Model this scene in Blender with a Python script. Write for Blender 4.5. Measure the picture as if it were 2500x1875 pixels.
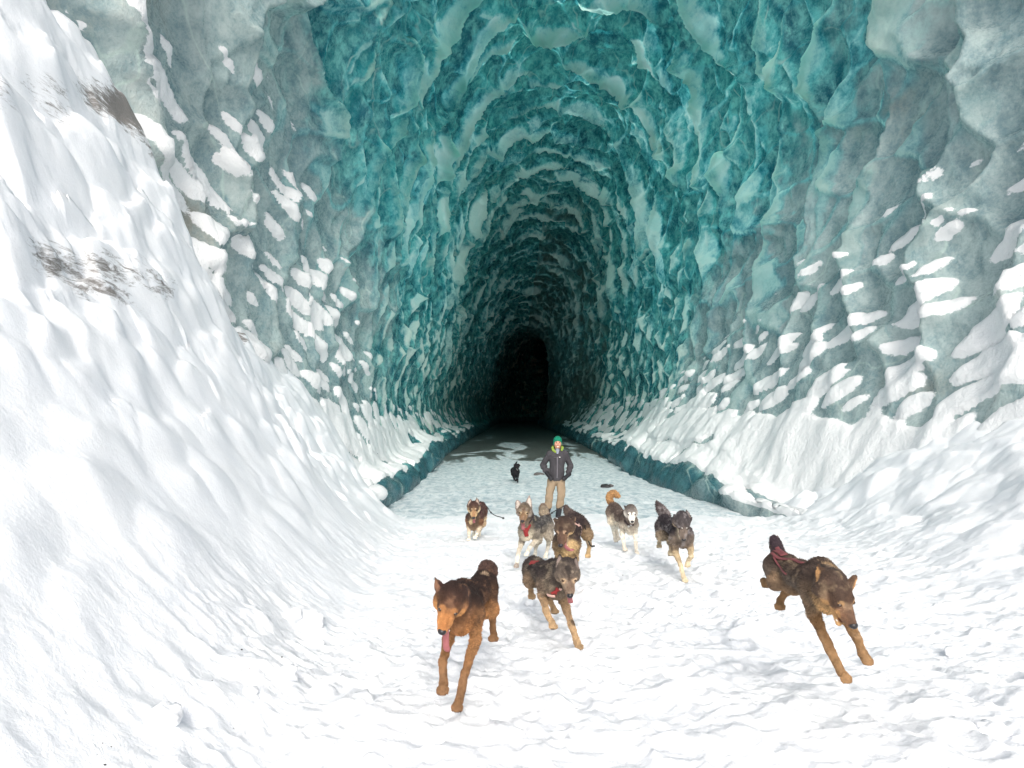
import bpy, math, random
import numpy as np
from mathutils import Vector, Matrix

S = bpy.context.scene
for o in list(bpy.data.objects):
    bpy.data.objects.remove(o)

# ------------------------------------------------------------------ camera
# frame: x to the right, y into the cave, z up; cave floor at z = 0
CAM_Z = 2.4
FPX = 1800.0            # focal length in pixels of the 2500 px wide photograph
HOR = 1000.0            # row of the horizon in the photograph
cam_d = bpy.data.cameras.new('camera')
cam = bpy.data.objects.new('camera', cam_d)
S.collection.objects.link(cam)
cam_d.sensor_width = 36.0
cam_d.lens = 36.0 * FPX / 2500.0
cam_d.shift_y = (HOR - 937.5) / 2500.0
cam_d.clip_start = 0.05
cam_d.clip_end = 2000.0
cam.location = (0, 0, CAM_Z)
cam.rotation_euler = (math.radians(90), 0, 0)
S.camera = cam

# ------------------------------------------------------------------ light
SUN_EL, SUN_AZ = math.radians(31), math.radians(176)   # azimuth clockwise from +y: behind the camera, to its left
world = bpy.data.worlds.new('World')
S.world = world
world.use_nodes = True
wn, wl = world.node_tree.nodes, world.node_tree.links
for n in list(wn):
    wn.remove(n)
sky = wn.new('ShaderNodeTexSky')
sky.sky_type = 'NISHITA'
sky.sun_disc = False
sky.sun_elevation = SUN_EL
sky.sun_rotation = SUN_AZ
sky.air_density = 1.0
sky.dust_density = 3.0
sky.ozone_density = 1.0
hsv = wn.new('ShaderNodeHueSaturation')
hsv.inputs['Saturation'].default_value = 0.42
bg = wn.new('ShaderNodeBackground')
bg.inputs['Strength'].default_value = 0.15
wo = wn.new('ShaderNodeOutputWorld')
wl.new(sky.outputs[0], hsv.inputs['Color'])
wl.new(hsv.outputs[0], bg.inputs['Color'])
wl.new(bg.outputs[0], wo.inputs['Surface'])

sun_d = bpy.data.lights.new('sun', 'SUN')
sun_d.energy = 2.15
sun_d.angle = math.radians(24)
sun_d.color = (1.0, 0.95, 0.87)
sun = bpy.data.objects.new('sun', sun_d)
S.collection.objects.link(sun)
_sd = Vector((math.sin(SUN_AZ) * math.cos(SUN_EL), math.cos(SUN_AZ) * math.cos(SUN_EL), math.sin(SUN_EL)))
sun.rotation_euler = _sd.to_track_quat('Z', 'Y').to_euler()
sun.location = (-10, -20, 30)

S.view_settings.view_transform = 'Standard'
S.view_settings.look = 'None'
S.view_settings.gamma = 1.0
S.view_settings.use_curve_mapping = False
S.view_settings.exposure = 0.33
S.render.engine = 'CYCLES'
S.cycles.max_bounces = 10
S.cycles.diffuse_bounces = 8
S.cycles.glossy_bounces = 4
S.cycles.transmission_bounces = 4
S.cycles.use_denoising = True
S.cycles.sample_clamp_indirect = 8.0

# ------------------------------------------------------------------ numpy helpers
def _h(ix, iy, iz, seed):
    n = (ix.astype(np.int64) * 374761393 + iy.astype(np.int64) * 668265263 + iz.astype(np.int64) * 2147483647 + seed * 1274126177) & 0xFFFFFFFF
    n = ((n ^ (n >> 13)) * 1274126177) & 0xFFFFFFFF
    n = ((n ^ (n >> 16)) * 2246822519) & 0xFFFFFFFF
    return ((n ^ (n >> 15)) & 0xFFFFFF) / float(0xFFFFFF)

def vnoise(x, y, z=None, seed=0):
    """smooth value noise, about -1..1"""
    x = np.asarray(x, float); y = np.asarray(y, float)
    ix, iy = np.floor(x), np.floor(y)
    fx, fy = x - ix, y - iy
    ux, uy = fx * fx * fx * (fx * (fx * 6 - 15) + 10), fy * fy * fy * (fy * (fy * 6 - 15) + 10)
    def plane(iz):
        a = _h(ix, iy, iz, seed); b = _h(ix + 1, iy, iz, seed)
        c = _h(ix, iy + 1, iz, seed); d = _h(ix + 1, iy + 1, iz, seed)
        return (a * (1 - ux) + b * ux) * (1 - uy) + (c * (1 - ux) + d * ux) * uy
    if z is None:
        return plane(np.zeros_like(ix)) * 2 - 1
    z = np.asarray(z, float)
    iz = np.floor(z); fz = z - iz; uz = fz * fz * (3 - 2 * fz)
    return (plane(iz) * (1 - uz) + plane(iz + 1) * uz) * 2 - 1

def fbm(x, y, z=None, octv=4, seed=0, gain=0.5):
    s, a, t = 0, 1.0, 0
    for k in range(octv):
        f = 2.03 ** k
        s = s + a * vnoise(x * f + 17.3 * k, y * f - 9.1 * k, None if z is None else z * f + 3.7 * k, seed + k)
        t += a; a *= gain
    return s / t * 1.5

def voronoi(x, y, seed=0, jit=0.9, jity=None, off=False):
    jity = jit if jity is None else jity
    """nearest and second nearest distance, random number of the cell"""
    ix, iy = np.floor(x), np.floor(y)
    f1 = np.full(x.shape, 9.0); f2 = np.full(x.shape, 9.0); cid = np.zeros(x.shape); ox = np.zeros(x.shape); oy = np.zeros(x.shape)
    z0 = np.zeros_like(ix)
    for a in (-1, 0, 1):
        for b in (-1, 0, 1):
            jx = ix + a; jy = iy + b
            px = jx + .5 + (_h(jx, jy, z0, seed) - .5) * jit
            py = jy + .5 + (_h(jx, jy, z0 + 1, seed) - .5) * jity
            d = np.hypot(px - x, py - y)
            n = d < f1
            f2 = np.where(n, f1, np.minimum(f2, d))
            cid = np.where(n, _h(jx, jy, z0 + 2, seed), cid)
            ox = np.where(n, x - px, ox); oy = np.where(n, y - py, oy)
            f1 = np.where(n, d, f1)
    return (f1, f2, cid, ox, oy) if off else (f1, f2, cid)

def sstep(a, b, x):
    t = np.clip((x - a) / (b - a), 0, 1)
    return t * t * (3 - 2 * t)

def mesh_from(name, V, F, mat=None, attrs=None, smooth=True, parent=None):
    """V (n,3), F (m,k) -> one linked mesh object"""
    me = bpy.data.meshes.new(name)
    V = np.ascontiguousarray(V, dtype=np.float32); F = np.ascontiguousarray(F, dtype=np.int32)
    k = F.shape[1]
    me.vertices.add(len(V)); me.vertices.foreach_set('co', V.ravel())
    me.loops.add(F.size); me.loops.foreach_set('vertex_index', F.ravel())
    me.polygons.add(len(F))
    me.polygons.foreach_set('loop_start', np.arange(0, F.size, k, dtype=np.int32))
    me.polygons.foreach_set('loop_total', np.full(len(F), k, dtype=np.int32))
    if smooth:
        me.polygons.foreach_set('use_smooth', np.ones(len(F), dtype=bool))
    me.update(calc_edges=True)
    for an, av in (attrs or {}).items():
        if av.ndim == 2:
            a = me.attributes.new(an, 'FLOAT_COLOR', 'POINT')
            c = np.ones((len(V), 4), np.float32); c[:, :3] = av
            a.data.foreach_set('color', c.ravel())
        else:
            a = me.attributes.new(an, 'FLOAT', 'POINT')
            a.data.foreach_set('value', av.astype(np.float32))
    o = bpy.data.objects.new(name, me)
    S.collection.objects.link(o)
    if mat: me.materials.append(mat)
    if parent is not None: o.parent = parent
    return o

def grid_faces(nr, nc):
    i = np.arange(nr * nc).reshape(nr, nc)
    return np.stack([i[:-1, :-1], i[:-1, 1:], i[1:, 1:], i[1:, :-1]], -1).reshape(-1, 4)

def grid_normals(P):
    """unit normals of a (r,c,3) grid of points"""
    N = np.cross(np.gradient(P, axis=1), np.gradient(P, axis=0))
    return N / np.maximum(np.linalg.norm(N, axis=2, keepdims=True), 1e-9)

def gauss1(a, n, axis):
    for _ in range(n):
        p = np.pad(a, [(1, 1) if i == axis else (0, 0) for i in range(a.ndim)], mode='edge')
        sl = lambda s, e: tuple(slice(s, e) if i == axis else slice(None) for i in range(a.ndim))
        L = p.shape[axis]
        a = .25 * p[sl(0, L - 2)] + .5 * p[sl(1, L - 1)] + .25 * p[sl(2, L)]
    return a

# ------------------------------------------------------------------ material helpers
class NT:
    def __init__(self, name):
        self.m = bpy.data.materials.new(name); self.m.use_nodes = True
        self.t = self.m.node_tree; self.n = self.t.nodes; self.l = self.t.links
        self.b = self.n['Principled BSDF']
    def new(self, typ, **kw):
        n = self.n.new(typ)
        for k, v in kw.items(): setattr(n, k, v)
        return n
    def put(self, node, sock, v):
        s = node.inputs[sock]
        if isinstance(v, bpy.types.NodeSocket): self.l.new(v, s)
        else: s.default_value = v
    def attr(self, name, col=False):
        n = self.new('ShaderNodeAttribute', attribute_name=name)
        return n.outputs['Color' if col else 'Fac']
    def noise(self, vec, scale, detail=4, rough=.5, dist=0.0):
        n = self.new('ShaderNodeTexNoise'); n.inputs['Scale'].default_value = scale
        n.inputs['Detail'].default_value = detail; n.inputs['Roughness'].default_value = rough
        n.inputs['Distortion'].default_value = dist
        self.l.new(vec, n.inputs['Vector']); return n.outputs['Fac']
    def ramp(self, v, a, b, c0=0.0, c1=1.0):
        n = self.new('ShaderNodeMapRange', interpolation_type='SMOOTHSTEP')
        self.put(n, 0, v); self.put(n, 1, a); self.put(n, 2, b); self.put(n, 3, c0); self.put(n, 4, c1)
        return n.outputs[0]
    def math(self, op, a, b=0.0):
        n = self.new('ShaderNodeMath', operation=op); self.put(n, 0, a); self.put(n, 1, b); return n.outputs[0]
    def mix(self, f, a, b):
        n = self.new('ShaderNodeMix', data_type='RGBA')
        self.put(n, 0, f)
        for i, v in ((6, a), (7, b)):
            if isinstance(v, tuple): v = (*v, 1.0) if len(v) == 3 else v
            self.put(n, i, v)
        return n.outputs[2]
    def pos(self):
        return self.new('ShaderNodeNewGeometry').outputs['Position']
    def mapping(self, vec, sc=(1, 1, 1), rot=(0, 0, 0)):
        n = self.new('ShaderNodeMapping'); self.l.new(vec, n.inputs[0])
        n.inputs['Scale'].default_value = sc; n.inputs['Rotation'].default_value = rot
        return n.outputs[0]
    def bump(self, h, strength, dist, prev=None):
        n = self.new('ShaderNodeBump'); self.put(n, 'Height', h)
        self.put(n, 'Strength', strength); self.put(n, 'Distance', dist)
        if prev is not None: self.l.new(prev, n.inputs['Normal'])
        return n.outputs[0]
    def set(self, **kw):
        for k, v in kw.items():
            k = k.replace('_', ' ')
            if isinstance(v, tuple) and len(v) == 3: v = (*v, 1.0)
            self.put(self.b, k, v)
        return self.m

def flat_mat(name, col, rough=.7, spec=.3, nscale=40, var=.25, bump=.2, bdist=.004):
    t = NT(name); p = t.new('ShaderNodeTexCoord').outputs['Object']
    nz = t.noise(p, nscale, 4, .6)
    c = t.mix(nz, tuple(x * (1 - var) for x in col), tuple(min(1, x * (1 + var)) for x in col))
    return t.set(Base_Color=c, Roughness=rough, Specular_IOR_Level=spec, Normal=t.bump(nz, bump, bdist))

# ------------------------------------------------------------------ materials of the setting
def mat_ice():
    t = NT('glacier_ice'); p = t.pos()
    ridge, weather, snow, dirt = t.attr('ridge'), t.attr('weather'), t.attr('snow'), t.attr('dirt')
    # streaky inner structure of the ice
    pm = t.mapping(p, (1, .55, .8))
    n1 = t.noise(pm, .55, 5, .62, 1.2)
    n2 = t.noise(t.mapping(p, (1, .8, .62), (.3, .2, 0)), 3.0, 7, .72, .15)
    n3 = t.noise(t.mapping(p, (1, .7, 1), (.6, 0, .5)), 13, 6, .74)
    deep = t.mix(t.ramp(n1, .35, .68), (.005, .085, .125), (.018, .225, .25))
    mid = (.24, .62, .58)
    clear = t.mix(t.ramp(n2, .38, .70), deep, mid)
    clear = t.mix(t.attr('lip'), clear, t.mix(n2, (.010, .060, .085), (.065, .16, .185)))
    frost_light = t.mix(n3, (.58, .68, .62), (.88, .90, .80))
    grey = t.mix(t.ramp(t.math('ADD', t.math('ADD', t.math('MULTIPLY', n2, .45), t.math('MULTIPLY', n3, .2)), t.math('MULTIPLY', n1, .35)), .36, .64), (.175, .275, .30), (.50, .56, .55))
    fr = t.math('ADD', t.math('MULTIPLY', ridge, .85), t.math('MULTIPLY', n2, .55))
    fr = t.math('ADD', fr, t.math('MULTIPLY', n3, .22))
    c = t.mix(t.ramp(fr, .62, 1.03, 0, .96), clear, frost_light)  # frosted ridges; light on the lips and shade in hollows painted in too
    # weathered grey ice by the mouth, teal pools showing through
    wf = t.math('ADD', weather, t.math('MULTIPLY', t.math('SUBTRACT', n1, .5), 1.3))
    c = t.mix(t.ramp(wf, .30, .80, 0, .90), c, grey)
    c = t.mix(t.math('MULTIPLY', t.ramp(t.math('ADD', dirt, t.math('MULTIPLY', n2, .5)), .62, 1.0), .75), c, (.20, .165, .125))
    # thin white cracks and veins
    vo = t.new('ShaderNodeTexVoronoi', feature='DISTANCE_TO_EDGE'); vo.inputs['Scale'].default_value = .55
    wp = t.new('ShaderNodeVectorMath', operation='ADD'); t.l.new(t.mapping(p, (1, .5, .5)), wp.inputs[0])
    ns = t.new('ShaderNodeTexNoise'); ns.inputs['Scale'].default_value = .8; t.l.new(p, ns.inputs['Vector'])
    t.l.new(ns.outputs['Color'], wp.inputs[1]); t.l.new(wp.outputs[0], vo.inputs['Vector'])
    vein = t.math('MULTIPLY', t.ramp(vo.outputs['Distance'], .0, .018, 1, 0), t.ramp(n1, .4, .6))
    c = t.mix(t.math('MULTIPLY', vein, .55), c, (.55, .68, .62))
    # lying snow: threshold of the baked cover with a ragged rim
    sn = t.math('ADD', snow, t.math('MULTIPLY', t.math('SUBTRACT', t.noise(t.mapping(p, (1.5, .6, 1.5)), 7, 6, .75), .5), .50))
    sm = t.ramp(sn, .46, .54)
    c = t.mix(sm, c, (.86, .87, .88))
    rough = t.math('MAXIMUM', t.ramp(n3, .3, .7, .14, .42), t.math('MULTIPLY', sm, .8))
    b = t.bump(n3, .45, .05); b = t.bump(n2, .5, .15, b)
    t.set(Base_Color=c, Roughness=rough, Specular_IOR_Level=.5, IOR=1.31, Normal=b)
    tr = t.new('ShaderNodeBsdfTranslucent'); t.put(tr, 'Color', t.mix(t.ramp(n1, .35, .65), t.mix(t.ramp(fr, .62, .95), (.04, .46, .52), (.42, .84, .76)), t.mix(t.ramp(fr, .62, .95), (.12, .68, .64), (.62, .92, .82)))); t.l.new(b, tr.inputs['Normal'])
    mx = t.new('ShaderNodeMixShader')
    t.put(mx, 0, t.math('MULTIPLY', t.math('MULTIPLY', t.attr('thin'), t.ramp(sm, 0, 1, 1, 0)), t.math('ADD', .09, t.math('MULTIPLY', t.ramp(fr, .45, .90), .95))))  # added fill: outside light let through the shell, most on pale ridges
    t.l.new(t.b.outputs[0], mx.inputs[1]); t.l.new(tr.outputs[0], mx.inputs[2])
    t.l.new(mx.outputs[0], t.n['Material Output'].inputs['Surface'])
    return t.m

def mat_snow():
    t = NT('packed_snow'); p = t.pos(); dirt, tread = t.attr('dirt'), t.attr('tread')
    n1 = t.noise(p, 9, 6, .65, .4); n2 = t.noise(p, 38, 5, .65); n3 = t.noise(t.mapping(p, (1, .45, 1)), 3.0, 5, .6, .5)
    c = t.mix(n3, (.83, .855, .90), (.92, .925, .93))
    st = t.noise(t.mapping(p, (.9, 1.1, 5.0), (0, .5, 0)), 3.4, 7, .75, .7)
    dm = t.ramp(t.math('ADD', t.math('MULTIPLY', dirt, .62), t.math('MULTIPLY', st, .62)), .66, .80)
    c = t.mix(dm, c, t.mix(n2, (.11, .10, .093), (.36, .34, .325)))
    sp = t.new('ShaderNodeTexVoronoi'); sp.inputs['Scale'].default_value = 5.5; t.l.new(p, sp.inputs['Vector'])
    b = t.bump(n1, t.math('ADD', .14, t.math('MULTIPLY', tread, .5)), .04); b = t.bump(n2, .4, .010, b)
    return t.set(Base_Color=c, Roughness=.75, Specular_IOR_Level=.2, Normal=b)

def mat_floor():
    t = NT('trodden_ice'); p = t.pos(); wet = t.attr('wet')
    n1 = t.noise(t.mapping(p, (1, .55, 1)), 5.0, 6, .7, .6); n2 = t.noise(t.mapping(p, (1, .6, 1)), 19, 5, .65, .4)
    n3 = t.noise(t.mapping(p, (1, .35, 1)), .33, 4, .55, 1.6)
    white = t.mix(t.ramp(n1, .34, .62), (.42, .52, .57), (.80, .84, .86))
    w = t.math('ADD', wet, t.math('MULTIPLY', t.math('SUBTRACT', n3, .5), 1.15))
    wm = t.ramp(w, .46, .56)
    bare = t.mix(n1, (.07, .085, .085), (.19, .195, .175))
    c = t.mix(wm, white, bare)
    b = t.bump(n1, .9, .05); b = t.bump(n2, .6, .02, b)
    return t.set(Base_Color=c, Roughness=t.ramp(wm, 0, 1, .6, .28), Specular_IOR_Level=.45, Normal=b)

ICE, SNOW, FLOOR = mat_ice(), mat_snow(), mat_floor()

# ------------------------------------------------------------------ ice cave
def interp(x, pts):
    a = np.array(pts, float)
    return np.interp(x, a[:, 0], a[:, 1])

def cave_centre(d):
    return .62 + np.maximum(0, d - 40) * .002 + np.maximum(0, d - 118) ** 2 * .006

def cave_flare(d, side):
    """how far the wall swings outward towards the mouth"""
    if side > 0:
        return .10 * np.maximum(0, 27 - d) ** 1.12 * 1.0 + .05 * np.maximum(0, 13 - d) ** 1.5
    return .015 * np.maximum(0, 26 - d) ** 1.3 + .04 * np.maximum(0, 11 - d) ** 1.6

def foot_half(d):
    return np.interp(d, [0, 18, 26, 40, 200], [3.45, 3.5, 3.65, 4.1, 4.25])

# half profile: half width against height, sampled from the foot to the crown
_prof = np.array([(-.02, -.45), (0, 0), (.10, .45), (.20, .86), (.36, 1.04), (.95, 1.50), (1.62, 2.25), (1.90, 3.2), (2.06, 4.5), (2.18, 6), (2.25, 7.4)])
_el = np.array([(2.5 * 0 + 1, 0)])
def half_profile(n):
    w = list(_prof[:, 0]); z = list(_prof[:, 1]); kind = [0] * len(w)
    a = np.linspace(0, math.pi / 2, 60)[1:]
    P = [(x, y, 0.0) for x, y in _prof] + [(math.cos(t) ** .72, 7.4 + 11.3 * math.sin(t), 1.0) for t in a]
    P = np.array(P)
    W = np.where(P[:, 2] > 0, P[:, 0] * 5.85, P[:, 0] + 3.6)
    L = np.concatenate([[0], np.cumsum(np.hypot(np.diff(W), np.diff(P[:, 1])))])
    s = np.linspace(0, L[-1], n)
    out = np.stack([np.interp(s, L, P[:, 0] + 10 * 0), np.interp(s, L, P[:, 1]), np.interp(s, L, W)], 1)
    return out, s, L[-1]

def build_cave():
    NC, NR = 430, 560
    hp, s, L = half_profile(NC)
    d0, d1 = 5.0, 156.0
    rows = np.concatenate([np.geomspace(5, 11, 36)[:-1], np.geomspace(11, 19, 120)[:-1], np.geomspace(19, 60, 420)[:-1], np.geomspace(60, 156, 160)])
    # columns from the left foot over the crown to the right foot
    Wn = np.concatenate([-hp[:, 2], hp[::-1, 2][1:]])
    Z0 = np.concatenate([hp[:, 1], hp[::-1, 1][1:]])
    SS = np.concatenate([s, 2 * L - s[::-1][1:]])
    side = np.sign(Wn)
    D, SSg = np.meshgrid(rows, SS, indexing='ij')
    W = np.broadcast_to(Wn, D.shape).copy(); Z = np.broadcast_to(Z0, D.shape).copy(); sd = np.broadcast_to(side, D.shape)
    # low part is as wide as the floor, high part is the full vault
    low = 1 - sstep(2.5, 6.5, Z)
    lipz = 1 + .32 * vnoise(D / 1.9, sd * 3, seed=201) + .16 * vnoise(D / .55, sd * 3, seed=202)
    band = sstep(.1, .9, Z) * (1 - sstep(1.3, 2.4, Z))
    lipz = lipz * (.66 - .46 * sstep(22, 15.5, D))
    Z = Z * (1 + (lipz - 1) * band)
    lz = np.clip(lipz, .22, 1.3); lz = lz + (1 - lz) * sstep(1.6, 3.2, Z)
    W += sd * (foot_half(D) - 3.6) * low
    fl = np.where(sd > 0, cave_flare(D, 1), cave_flare(D, -1))
    W += sd * fl * np.clip(np.abs(W) / 4, 0, 1)
    nar = 1 - .22 * sstep(45, 120, D)
    W = W * (1 - .20 * sstep(45, 120, D)); Z = np.where(Z > 3, 3 + (Z - 3) * nar, Z)
    X = cave_centre(D) + W + .105 * np.clip(Z, 0, None) * (1 - .0 * D)
    # slow wander of the walls
    big = fbm(SSg / 9, D / 13, seed=3, octv=3)
    P = np.stack([X, D, Z], -1)
    N = grid_normals(P)
    cx = cave_centre(D)
    inward = np.stack([cx - X, 0 * D, 6 - Z], -1)
    N *= np.where((N * inward).sum(-1, keepdims=True) < 0, -1, 1)
    # scallops: two sizes of dished cells with sharp ridges between them
    wx = fbm(SSg / 3.2, D / 3.2, seed=11, octv=3); wy = fbm(SSg / 3.2, D / 3.2, seed=23, octv=3)
    roof = sstep(6, 12, Z)
    scl = 1.0 + .35 * roof
    wl = 1 + .45 * roof
    # every scallop is a dish that leans out of the wall towards its inner end and breaks off there in a lip
    def scale(a, b, seed, jx, jy, lean):
        f1, f2, cid, ox, oy = voronoi(a, b, seed, jx, jy, True)
        e = np.clip((f2 - f1) / .5, 0, 1)
        dish = .6 * np.clip(f1 / .70, 0, 1.2) ** 1.8 + .4 * (1 - e) ** 1.6
        tilt = np.clip(oy + .5, 0, 1.1)
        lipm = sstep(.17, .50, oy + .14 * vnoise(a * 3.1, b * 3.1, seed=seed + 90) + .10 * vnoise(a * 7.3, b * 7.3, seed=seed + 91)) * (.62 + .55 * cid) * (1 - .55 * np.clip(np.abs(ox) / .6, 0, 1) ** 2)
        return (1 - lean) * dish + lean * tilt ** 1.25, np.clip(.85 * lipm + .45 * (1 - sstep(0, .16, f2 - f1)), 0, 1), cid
    h1, r1, c1 = scale((SSg - L) / 1.55 + .46 * wx, D / 1.75 + .42 * wy, 5, .95, .85, .50)
    h3, r3, c3 = scale((SSg - L) / 3.7 + .34 * wx, D / 2.9 + .34 * wy, 15, .95, .78, .62)
    h2, r2, c2 = scale((SSg + .25 * wy) / .66, (D + .25 * wx) / .80, 9, .95, .9, .4)
    foot = sstep(.75, 1.8, Z / lz)
    nearD = sstep(24, 11, D)
    A1 = (.09 + .47 * sstep(1.9, 4.5, Z)) * foot * (1 - .35 * roof)
    A3 = (.36 + .95 * roof) * sstep(3, 8, Z)
    A2 = ((.05 + .075 * sstep(1.9, 4, Z)) * (.5 + .5 * foot)) * (1 - .25 * nearD) * (1 - .25 * roof)
    fine = fbm(SSg * 1.1, D * 1.1, seed=41, octv=4) * .05
    disp = A1 * (h1 - .45) * (.75 + .5 * c1) + A3 * (h3 - .45) * (.7 + .6 * c3) + A2 * (h2 - .45) + fine + .40 * big * foot
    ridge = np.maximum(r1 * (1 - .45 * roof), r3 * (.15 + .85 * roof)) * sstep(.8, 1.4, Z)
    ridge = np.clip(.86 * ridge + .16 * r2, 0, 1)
    disp = disp + (1 - sstep(1.0, 1.7, Z / lz)) * sstep(-.1, .3, Z) * (.22 * vnoise(D / 1.1 + .3 * wx, Z * .8, seed=203) + .10 * np.abs(vnoise(D / .42, Z * 1.4, seed=204)))
    disp = np.where(Z < -.2, disp * .3, disp)
    disp = gauss1(gauss1(disp, 1, 0), 1, 1)
    P = P + N * disp[..., None]
    # ridges hang a little towards the mouth
    P[..., 1] -= (.30 * A1 * (h1 - .4) + .40 * A3 * (h3 - .4)) * foot
    # far end closes on itself
    k = sstep(146, 156, D)[..., None]
    P[..., 0] = P[..., 0] * (1 - k[..., 0]) + (cave_centre(D) + .6) * k[..., 0]
    N2 = grid_normals(P)
    N2 *= np.where((N2 * inward).sum(-1, keepdims=True) < 0, -1, 1)
    nz = N2[..., 2]
    right = sd > 0
    # snow that has blown in and lies on what faces up
    near = 1 - sstep(17, 60, D)
    shelf = sstep(.92, 1.2, Z / lz) * (1 - sstep(1.7, 2.9, Z + .75 * vnoise(D / 1.9, sd * 5 + SSg / 1.3, seed=205) + .35 * vnoise(D / .7, SSg / .6, seed=206)))
    zmax = np.where(right, 3.5 + 4.6 * (1 - sstep(11, 34, D)), 3.0 + 8.8 * (1 - sstep(9, 29, D)))
    zone = sstep(.85, 1.12, Z / lz) * (1 - sstep(.70, 1.15, Z / zmax))
    sg = np.where(right, -1, 1)
    al = D - sg * SSg * .55; ac = SSg + sg * D * .45
    o1, o2, oc = voronoi(al / 1.75 + .18 * wx, ac / .56 + .22 * wy, 61, .9)
    oval = (.20 + .38 * oc * (1 - .55 * sstep(.35, 1.0, Z / zmax))) - o1
    edge = .5 * vnoise(ac / .30, al / .8, seed=62)
    up_ = np.clip(nz, -1, 1)
    body = shelf * (1 - sstep(24, 46, D))
    snow = .5 + np.maximum(2.6 * oval + .45 * (up_ - .25) + .20 * edge, (1.25 * (up_ + .20) + .35 * edge - 1.5 * sstep(.50, .78, vnoise(al / 1.5 + .3 * wx, ac / .42, seed=207))) * body - .6 * (1 - body))
    snow = np.clip(snow, -.5, 1.5) * zone * sstep(90, 55, D)
    snow = snow * np.where(right, 1, 1 - .22 * sstep(20, 36, D))
    P = P + (np.array([0, 0, .05]) + .07 * N2) * sstep(.44, .80, snow)[..., None]
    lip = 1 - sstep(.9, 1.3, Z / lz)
    weather = .90 * sstep(34, 15, D) + .14 * (1 - roof) - .75 * roof * sstep(8, 22, D) + .28 * right * sstep(44, 20, D) + .16 * fbm(SSg / 4, D / 5, seed=71, octv=3) - .70 * lip
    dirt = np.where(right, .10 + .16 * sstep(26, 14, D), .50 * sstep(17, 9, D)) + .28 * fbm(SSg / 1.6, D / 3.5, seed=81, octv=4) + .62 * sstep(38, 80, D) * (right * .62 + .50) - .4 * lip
    thin = 1.0 * (.84 * sstep(60, 27, D) + .16 * sstep(140, 50, D)) * (.30 + .70 * sstep(3, 10, Z)) * sstep(.9, 1.8, Z) * sstep(10, 22, D)  # strength of the added glow that brightens the tunnel, tuned by depth
    at = {'thin': thin.ravel(), 'lip': (lip * .9).ravel(), 'ridge': ridge.ravel(), 'weather': weather.ravel(), 'snow': snow.ravel(), 'dirt': dirt.ravel()}  # 'thin' holds the strength of the added glow, not ice thickness
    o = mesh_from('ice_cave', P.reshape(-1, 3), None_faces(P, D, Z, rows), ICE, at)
    o['kind'] = 'structure'
    o['label'] = 'tall teal glacier ice tunnel with scalloped walls'
    return P

def None_faces(P, D, Z, rows):
    """all quads, less the part of the vault that is open to the sky in front of the mouth"""
    F = grid_faces(*D.shape)
    dm = D.ravel()[F].mean(1); zm = Z.ravel()[F].mean(1); xm = P[..., 0].ravel()[F].mean(1)
    lim = np.where(zm < 7, 5.0, 5.0 + (zm - 7) * MOUTH_SLOPE)
    return F[dm > lim]
MOUTH_SLOPE = 1.45
CAVE = build_cave()

# ------------------------------------------------------------------ snow ground with the banks at both sides
def centre_z(d):
    return interp(d, [(-300, .3), (-40, .7), (0, .86), (3.9, .80), (5.3, .68), (8, .57), (10, .48), (12.5, .24), (15, .10), (17, .0), (19.5, -.12), (24, -.25), (400, -.25)])

def left_foot(d): return interp(d, [(-300, -1.5), (0, -.95), (3.4, -1.09), (5, -1.2), (10, -1.6), (15, -1.95), (17.3, -2.7), (19, -3.4), (22, -4.4), (400, -4.4)])
def left_wall(d): return interp(d, [(-300, -9), (-5, -7), (5, -5.6), (8, -5.1), (12, -4.6), (17, -4.1), (21, -4.4), (22, -4.6), (400, -5)])
def left_top(d): return interp(d, [(-300, 0), (-40, 3), (-8, 8), (5, 8.3), (7.8, 7.0), (9.9, 6.0), (11.7, 3.9), (14, 3.0), (16.1, 2.4), (18.5, 1.55), (20.4, 1.0), (22, .2), (24, -.2), (400, -.3)])
def right_foot(d): return interp(d, [(-300, 5), (0, 3.6), (5, 3.5), (10, 4.4), (14, 5.0), (17, 5.6), (20, 6.5), (400, 7)])
def right_wall(d): return interp(d, [(-300, 12), (0, 10), (8, 9.6), (12, 8.7), (15, 8.0), (18, 7.4), (21, 7.2), (400, 9)])
def right_top(d): return interp(d, [(-300, 0), (-40, 1.5), (0, 3.8), (9, 3.5), (12, 2.9), (15, 2.1), (17.5, 1.1), (19.5, .15), (22, -.3), (400, -.3)])

def ground_base(x, d):
    z = centre_z(d)
    uL = (left_foot(d) - x) / np.maximum(left_foot(d) - left_wall(d), .4)
    uR = (x - right_foot(d)) / np.maximum(right_wall(d) - right_foot(d), .4)
    def bank(u, H, p):
        v = np.clip(u, 0, 1.25)
        return H * np.where(v < 1, v ** p, 1 + (v - 1) * .9)
    z = z + bank(uL, np.maximum(left_top(d) - centre_z(d), 0), 1.55) + bank(uR, np.maximum(right_top(d) - centre_z(d), 0), 1.5)
    return z, np.clip(uL, 0, 1.2), np.clip(uR, 0, 1.2)

def spaced(parts):
    out = []
    for a, b, n in parts:
        out.append(np.linspace(a, b, n, endpoint=False))
    return np.concatenate(out + [[parts[-1][1]]])

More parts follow.
